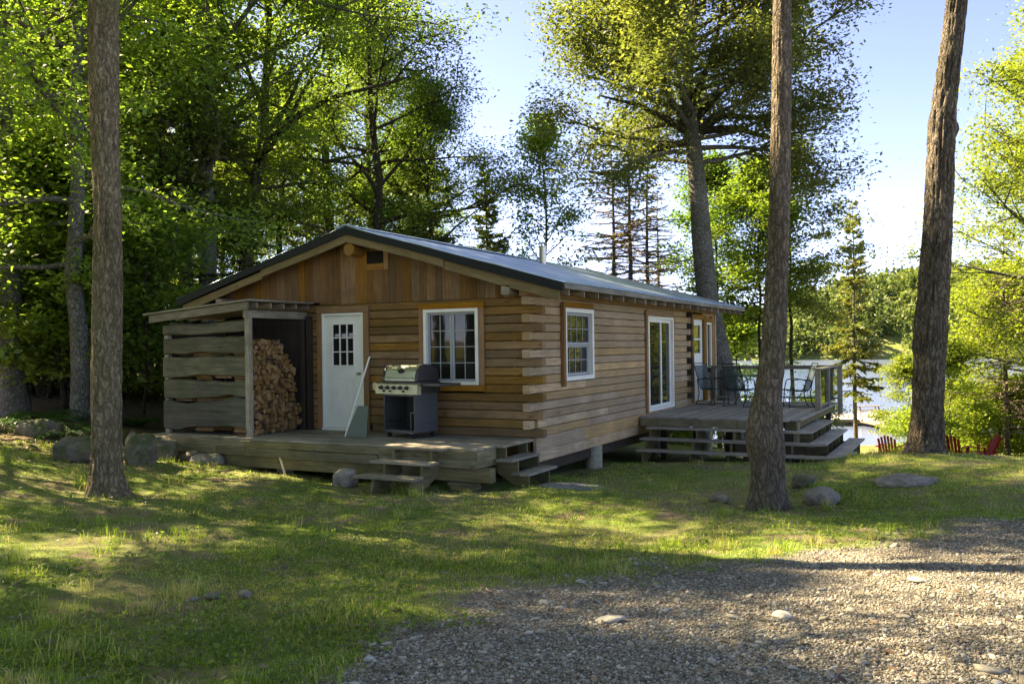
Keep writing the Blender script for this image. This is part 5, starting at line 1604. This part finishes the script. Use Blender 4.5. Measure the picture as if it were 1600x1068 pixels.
# big birch behind the cabin: broad spreading crown over a stout forked trunk
bx, by = uw(7.05, 27.5)
bz = gz(bx, by)
def bs(px, py, w=27.5):
    p = ray3(px, py, w); return (p[0] - bx, p[1] - by, p[2] - bz)
TP = np.array([(0, 0, 0), bs(1106, 470), bs(1097, 380), bs(1091, 300), bs(1084, 230), bs(1078, 195), bs(1074, 150), bs(1078, 80), bs(1085, -20), bs(1090, -120)])
TR = np.array([.42, .33, .31, .27, .25, .26, .17, .13, .09, .03])
tmB, cmB = broadleaf(44, 17, .4, 9.0, 5.3, limbs=58, leaf=.095, per=92, layer=.33, trunk=(TP, TR), trunk_k=20, env=lambda t: (1.0 - .15 * t if t < .75 else 1.0 - (t - .75) * 2.6 - .11), sub=8, lowest=.12)
B = plant('birch_tree', (tmB, cmB), bx, by, 'tall old tree with a broad spreading crown behind the right end of the cabin', bark='bark_grey', leaf='leaf_birch')
lb = TB(); rr_ = np.random.default_rng(3)
P = np.array([bs(1084, 222), bs(1055, 225), bs(1020, 236), bs(990, 262), bs(965, 272), bs(940, 272), bs(920, 268)]); lb.tube(P, [.15, .12, .10, .08, .07, .055, .03], 8)
lb.tube(np.array([bs(985, 262), bs(980, 240), bs(960, 228), bs(900, 225)]), [.05, .035, .03, .012], 5)
for (a, b, c_, d_) in (((1074, 205), (1040, 185), (1000, 165), (940, 150)), ((1090, 205), (1130, 180), (1190, 185), (1250, 160)), ((1082, 190), (1130, 140), (1180, 100), (1240, 60)), ((1076, 195), (1050, 160), (1010, 100), (960, 60)), ((1078, 170), (1100, 120), (1120, 60), (1130, 0)), ((1086, 205), (1150, 200), (1200, 215), (1290, 200))):
    q = rr_.uniform(-1.5, 1.5)
    lb.tube(np.array([bs(*a), bs(*b, 27.5 + q * .4), bs(*c_, 27.5 + q * .8), bs(*d_, 27.5 + q)]), [.15, .10, .065, .025], 7)
link('limbs', lb.mesh('limbs'), M['bark_dark'], B)

# forked maple behind the left roof slope
fx_, fy_ = uw(-8.0, 26.5); fz_ = gz(fx_, fy_)
def fs_(px, py, w=26.5):
    p = ray3(px, py, w); return (p[0] - fx_, p[1] - fy_, p[2] - fz_)
TPf = np.array([(0, 0, 0), fs_(383, 430), fs_(388, 360), fs_(398, 290), fs_(412, 225), fs_(414, 150), fs_(418, 70), fs_(424, -30), fs_(420, -140)])
TRf = np.array([.26, .21, .20, .18, .17, .12, .10, .07, .02])
mf = broadleaf(71, 15, .3, 5.2, 4.3, limbs=30, leaf=.10, per=30, trunk=(TPf, TRf), trunk_k=12)
B2 = plant('maple_tree', mf, fx_, fy_, 'dark forking maple behind the left slope of the cabin roof', bark='bark_dark', leaf='leaf_mid')
lb = TB(); lb.tube(np.array([fs_(411, 232), fs_(435, 208), fs_(470, 178), fs_(520, 152), fs_(575, 138), fs_(640, 120)]), [.14, .12, .10, .08, .05, .02], 8)
lb.tube(np.array([fs_(445, 200), fs_(470, 150), fs_(500, 100), fs_(520, 30)]), [.08, .06, .05, .02], 6)
lb.tube(np.array([fs_(400, 285), fs_(370, 250), fs_(340, 235), fs_(290, 225)]), [.07, .05, .035, .015], 6)
link('limbs', lb.mesh('limbs'), M['bark_dark'], B2)

# trees one can tell apart: (name, proto, u, w, scale, bark, leaf, label)
TREES = [
    ('maple_tree', P_MC, -10.8, 19.2, 1.05, 'bark_grey', 'leaf_mid', 'stout ridged maple trunk standing at the left edge of the view', .6),
    ('beech_tree', P_MB, -9.0, 18.4, 1.15, 'bark_grey', 'leaf_mid', 'slim smooth grey trunk just left of the big brown trunk', 1.4),
    ('maple_tree', P_MB, -13.0, 24.5, 1.1, 'bark_dark', 'leaf_mid', 'dark slender trunk between the left edge trunk and the smooth grey trunk', 2.2),
    ('maple_tree', P_MC, -8.6, 24.8, 1.15, 'bark_grey', 'leaf_mid', 'thick pale grey trunk rising behind the left end of the cabin roof', 3.1),
    ('maple_tree', P_MA, -4.4, 29.5, 1.12, 'bark_dark', 'leaf_dark', 'deep green maple whose crown stands against the open sky behind the roof ridge', 5.2),
    ('maple_tree', P_MB, -8.95, 24.4, 1.0, 'bark_dark', 'leaf_mid', 'thinner dark trunk touching the thick pale grey trunk on its left', 5.0),
    ('maple_tree', P_MC, -6.8, 34.0, 1.1, 'bark_dark', 'leaf_dark', 'tall green maple far behind the roof ridge, filling the canopy left of centre', .4),
    ('maple_tree', P_MB, -3.0, 33.0, .98, 'bark_dark', 'leaf_dark', 'rounded green maple behind the roof just left of the stove pipe', 1.9),
    ('poplar_tree', P_PO, 1.05, 31.5, 1.0, 'bark_grey', 'leaf_mid', 'small airy tree against the sky directly behind the stove pipe', .8),
    ('maple_tree', P_PH, 9.2, 33.0, .9, 'bark_dark', 'leaf_mid', 'light green tree behind the cabin just left of the middle trunk', 2.7),
    ('maple_tree', P_PH, 8.2, 35.0, .95, 'bark_dark', 'leaf_dark', 'deeper green tree just right of the old spreading tree', 4.9),
    ('maple_tree', P_UN, 9.6, 38.0, 1.0, 'bark_dark', 'leaf_mid', 'leafy tree with a thin stem beyond the deck, behind the burled trunk', 3.3),
    ('maple_tree', P_PH, 11.0, 34.5, 1.0, 'bark_dark', 'leaf_birch', 'pale green tree overhanging the deck railing right of the burled trunk', 5.6),
    ('maple_tree', P_MA, 18.0, 28.0, 1.12, 'bark_grey', 'leaf_yellow', 'bright yellow green maple filling the upper right edge of the view', .2),
    ('maple_tree', P_MA, 21.5, 36.0, .95, 'bark_grey', 'leaf_yellow', 'tall yellow green tree behind the others at the far right edge', 2.4),
    ('maple_tree', P_MB, 20.0, 32.5, 1.25, 'bark_grey', 'leaf_yellow', 'dense yellow green maple with its crown right of the leaning trunk', 3.0),
    ('maple_tree', P_UN, 16.9, 34.0, .8, 'bark_grey', 'leaf_yellow', 'bushy yellow green maple directly behind the leaning trunk', 4.4),
    ('maple_tree', P_UN, 21.0, 38.0, 1.35, 'bark_dark', 'leaf_yellow', 'sunlit yellow green maple behind the red chairs on the right', 1.2),
    ('maple_tree', P_UN, 19.3, 43.0, .8, 'bark_grey', 'leaf_yellow', 'small sunlit tree at the shore seen just left of the leaning trunk', 3.9),
]
for (nm, pr, u, w, s, bk_, lf_, lab, rz) in TREES:
    x, y = uw(u, w)
    plant(nm, pr, x, y, lab, bark=bk_, leaf=lf_, s=s, rz=rz)
x, y = uw(18.3, 47.0); plant('spruce_tree', P_SP, x, y, 'single slender spruce standing alone in front of the lake and sky', bark='bark_dead', leaf='needle_olive')
for k, (u, w, s, lab) in enumerate(((3.95, 34, .92, 'leftmost of the bare brown dead spruces behind the roof'), (4.72, 34.2, .97, 'middle one of the bare brown dead spruces behind the roof'), (5.35, 34.6, .88, 'rightmost bare brown dead spruce, just left of the old spreading tree'), (6.1, 37, .80, 'short dead spruce half hidden behind the stem of the old spreading tree'))):
    x, y = uw(u, w); plant('dead_spruce_tree', P_DE, x, y, lab, group='dead spruces behind the cabin', bark='bark_dead', leaf='needle_dead', s=s, rz=k * 1.7)
x, y = uw(-.9, 36); plant('cedar_tree', P_CO, x, y, 'dark drooping evergreen behind the roof below the edge of the deep green maple', bark='bark_dark', leaf='needle', s=.8)
x, y = uw(21.2, 34); plant('dead_spruce_tree', P_DE, x, y, 'bare twiggy dead conifer at the right edge above the bushes', bark='bark_dead', leaf='needle_dead', s=.8, group='dead conifers at the right edge')
x, y = uw(19.9, 35.5); plant('dead_spruce_tree', P_DE, x, y, 'pale bare conifer stem between the red chairs and the right edge', bark='bark_dead', leaf='needle_dead', s=.75, rz=2, group='dead conifers at the right edge')
# forest beyond: individual trees
rf = np.random.default_rng(77)
spots = []
def far_enough(u, w, d): return all(math.hypot(u - a, w - b) > d for a, b in spots)
tries = 0
while len(spots) < 25 and tries < 4000:
    tries += 1
    w = rf.uniform(27, 62); ul = -.66 * w; ur = -.02 * w if w > 34 else -.14 * w
    u = rf.uniform(ul, ur)
    if not far_enough(u, w, 3.0): continue
    spots.append((u, w))
    x, y = uw(u, w); k = rf.random()
    if k < .58: plant('maple_tree', (P_MA, P_MB, P_MC)[rf.integers(3)], x, y, 'leafy green maple deep in the forest behind the cabin', group='background maples', bark='bark_dark', leaf='leaf_mid' if rf.random() < .7 else 'leaf_yellow', s=rf.uniform(.8, 1.15), rz=rf.uniform(0, 6))
    elif k < .74: plant('spruce_tree', P_CO, x, y, 'dark evergreen deep in the forest behind the cabin', group='background evergreens', bark='bark_dark', leaf='needle', s=rf.uniform(.7, 1.1), rz=rf.uniform(0, 6))
    else: plant('pine_tree', P_CP, x, y, 'thin bare stemmed conifer deep in the forest behind the cabin', group='background thin conifers', bark='bark_dark', leaf='needle', s=rf.uniform(.9, 1.3), rz=rf.uniform(0, 6))
for k in range(11):
    w = rf.uniform(21, 33); u = rf.uniform(-.62 * w, -.33 * w)
    x, y = uw(u, w); plant('pine_tree', P_CP, x, y, 'slim bare stemmed pine among the shaded forest left of the cabin', group='slim pines left of the cabin', bark='bark_grey' if k % 2 else 'bark_dark', leaf='needle', s=rf.uniform(1.0, 1.4), rz=rf.uniform(0, 6))
# understory on the left
for k in range(26):
    w = rf.uniform(19.5, 34); u = rf.uniform(-.62 * w, -.40 * w)
    x, y = uw(u, w); plant('sapling', P_UN, x, y, 'young maple sapling in the shade of the forest left of the cabin', 'sapling', 'saplings of the understory', 'bark_dark', 'leaf_mid', s=rf.uniform(.6, 1.15), rz=rf.uniform(0, 6))
for k in range(34):
    if k < 16: w = rf.uniform(24, 38); u = rf.uniform(-.64 * w, -.30 * w)
    elif k < 22: w = rf.uniform(30, 40); u = rf.uniform(1.0, 8.5)
    else: w = rf.uniform(35, 46); u = rf.uniform(.49 * w, .64 * w)
    if k >= 22 and abs(u / w - .475) < .03 and w < 38: continue
    if k >= 22 and u / w < .445 : continue
    x, y = uw(u, w)
    lab, g_ = (('leafy green bush on the dark forest floor left of the cabin', 'bushes of the forest floor') if k < 16 else ('green bush behind the cabin seen under the deck', 'bushes beyond the deck') if k < 22 else ('bright green bush growing along the right side of the slope', 'bushes on the right slope'))
    plant('bush', P_SH, x, y, lab, 'bush', g_, 'bark_dark', 'leaf_mid' if k < 22 else 'leaf_yellow', s=rf.uniform(.7, 1.3), rz=rf.uniform(0, 6))
for (u, w, s, lab) in ((17.7, 39, .8, 'leafy dark twigged bush left of the leaning trunk above the red chair'), (10.2, 30, .8, 'bush beside the deck steps behind the middle trunk')):
    x, y = uw(u, w); plant('bush', P_SH, x, y, lab, 'bush', None, 'bark_dark', 'leaf_mid', s=s)
# maples added off to the left so that their crowns shade the yard
OFF = [(-16, 14, 1.1, 0), (-12.6, 15.0, .92, 0), (-14.5, 7.5, 1.0, 2), (-22, 10, 1.1, 0), (-17, 1.5, 1.0, 1), (-9.5, 1.0, .9, 2), (-7.6, 7.4, .9, 2)]
for k, (u, w, s, p) in enumerate(OFF):
    x, y = uw(u, w); plant('maple_tree', (P_MA, P_MB, P_MC)[p], x, y, 'tall maple added beyond the left side of the yard to shade it', group='trees added left of the yard for shade', bark='bark1', leaf='leaf_mid', s=s, rz=k * 1.1)
for k, (u, w) in enumerate(((-9, -9), (-3, -12), (-14, -7), (0, -19), (-8, -18), (-24, -4), (-30, 1), (-28, -10), (-36, -5), (-19, -12))):  # unseen maples added so that the panes mirror dark foliage
    x, y = uw(u, w); plant('maple_tree', (P_MA, P_MB)[k % 2], x, y, 'maple added behind the viewpoint to darken the window reflections', group='trees added behind the viewpoint', bark='bark1', leaf='leaf_mid', s=1.15, rz=k * 2.3)
# screen of forest on the right and behind for surroundings
for k, (u, w) in enumerate(((30, 42), (34, 50))):
    x, y = uw(u, w); plant('maple_tree', P_MB, x, y, 'leafy maple beyond the right side of the yard', group='trees beyond the right side', bark='bark1', leaf='leaf_yellow', s=1.0, rz=k)

# ferns
def fern_mesh(seed):
    r_ = np.random.default_rng(seed); V, F = [], []; n = 0
    for f in range(11):
        az = f / 11 * 6.283 + r_.normal(0, .2); L = r_.uniform(.4, .65); d = np.array([math.cos(az), math.sin(az), 0]); sd = np.array([-d[1], d[0], 0])
        for k in range(16):
            t = (k + 1) / 17; c = d * L * t + np.array([0, 0, L * (1.05 * t - .95 * t * t)]); wl = .13 * math.sin(math.pi * min(1, t * .85 + .12)) * L / .5
            for s in (-1, 1):
                a = c; b = c + sd * s * wl + d * .03 - np.array([0, 0, .03]); m1 = (a + b) / 2
                V += [a, m1 + d * .014, b, m1 - d * .014]; F.append([n, n + 1, n + 2, n + 3]); n += 4
    return mesh_np('fronds', np.array(V), np.array(F), 4, rnd=r_.random(len(F)))
fm = [fern_mesh(1), fern_mesh(2)]; fm[0].materials.append(M['fern']); fm[1].materials.append(M['fern'])
for k in range(16):
    u = rf.uniform(-10.2, -7.7); w = rf.uniform(15.8, 19.5); x, y = uw(u, w)
    o = bpy.data.objects.new('fern', fm[k % 2]); COL.objects.link(o); o.location = (x, y, gz(x, y)); o.rotation_euler.z = rf.uniform(0, 6); s = rf.uniform(.8, 1.5); o.scale = (s, s, s)
    tag(o, 'green fern growing behind the boulders at the left', 'fern', 'ferns behind the boulders')
for (x, y, s, lab) in ((-6.05, 11.3, .45, 'small dark green fern in front of the timber blocks at the porch corner'), (-5.9, 13.9, .5, 'small fern under the long wall of the cabin beside the side steps')):
    o = bpy.data.objects.new('fern', fm[0]); COL.objects.link(o); o.location = (x, y, gz(x, y)); o.scale = (s, s, s); tag(o, lab, 'fern')

# far wood over the lake: one mass
n = 2600
fw = 286 + 84 * rf.random(n) ** .9; fu = rf.uniform(-140, 260, n)
k = fw > 300 + 12 * np.sin(fu / 37.0) * -1 - 8
fx = fu * RIGHT[0] + fw * VIEW[0]; fy = fu * RIGHT[1] + fw * VIEW[1]; fz = ground_h(fx, fy, False)
ok = fz > LAKE_Z - .3
fx, fy, fz = fx[ok], fy[ok], fz[ok]; n = len(fx)
hh = rf.uniform(6, 11, n); rw = rf.uniform(2.2, 4.0, n); con = rf.random(n) < .3
m_ = 120
t = rf.random((n, m_)); a = rf.random((n, m_)) * 6.283; q = np.sqrt(rf.random((n, m_)))
rad_ = np.where(con[:, None], (1 - t) * .75, np.sqrt(np.clip(1 - (2 * t - 1) ** 2, 0, 1))) * rw[:, None] * (.65 + .35 * q)
Pp = np.stack([fx[:, None] + rad_ * np.cos(a), fy[:, None] + rad_ * np.sin(a), fz[:, None] + hh[:, None] * (.12 + .88 * t)], -1).reshape(-1, 3)
tone = (np.repeat(rf.random(n), m_) * .7 + rf.random(n * m_) * .3) * np.where(np.repeat(con, m_), .35, 1)
V, F, rr = leaves(Pp, rf.uniform(.5, 1.2, len(Pp)), .35, tone, rf)
M['leaf_far'] = leafmat('far_leaf', (.07, .115, .040), (.23, .29, .09), trans=.35)
o = link('far_wood', mesh_np('far_wood', V, F, 4, rnd=rr), M['leaf_far']); tag(o, 'wooded hillside on the far shore of the lake', 'forest', kind='stuff')
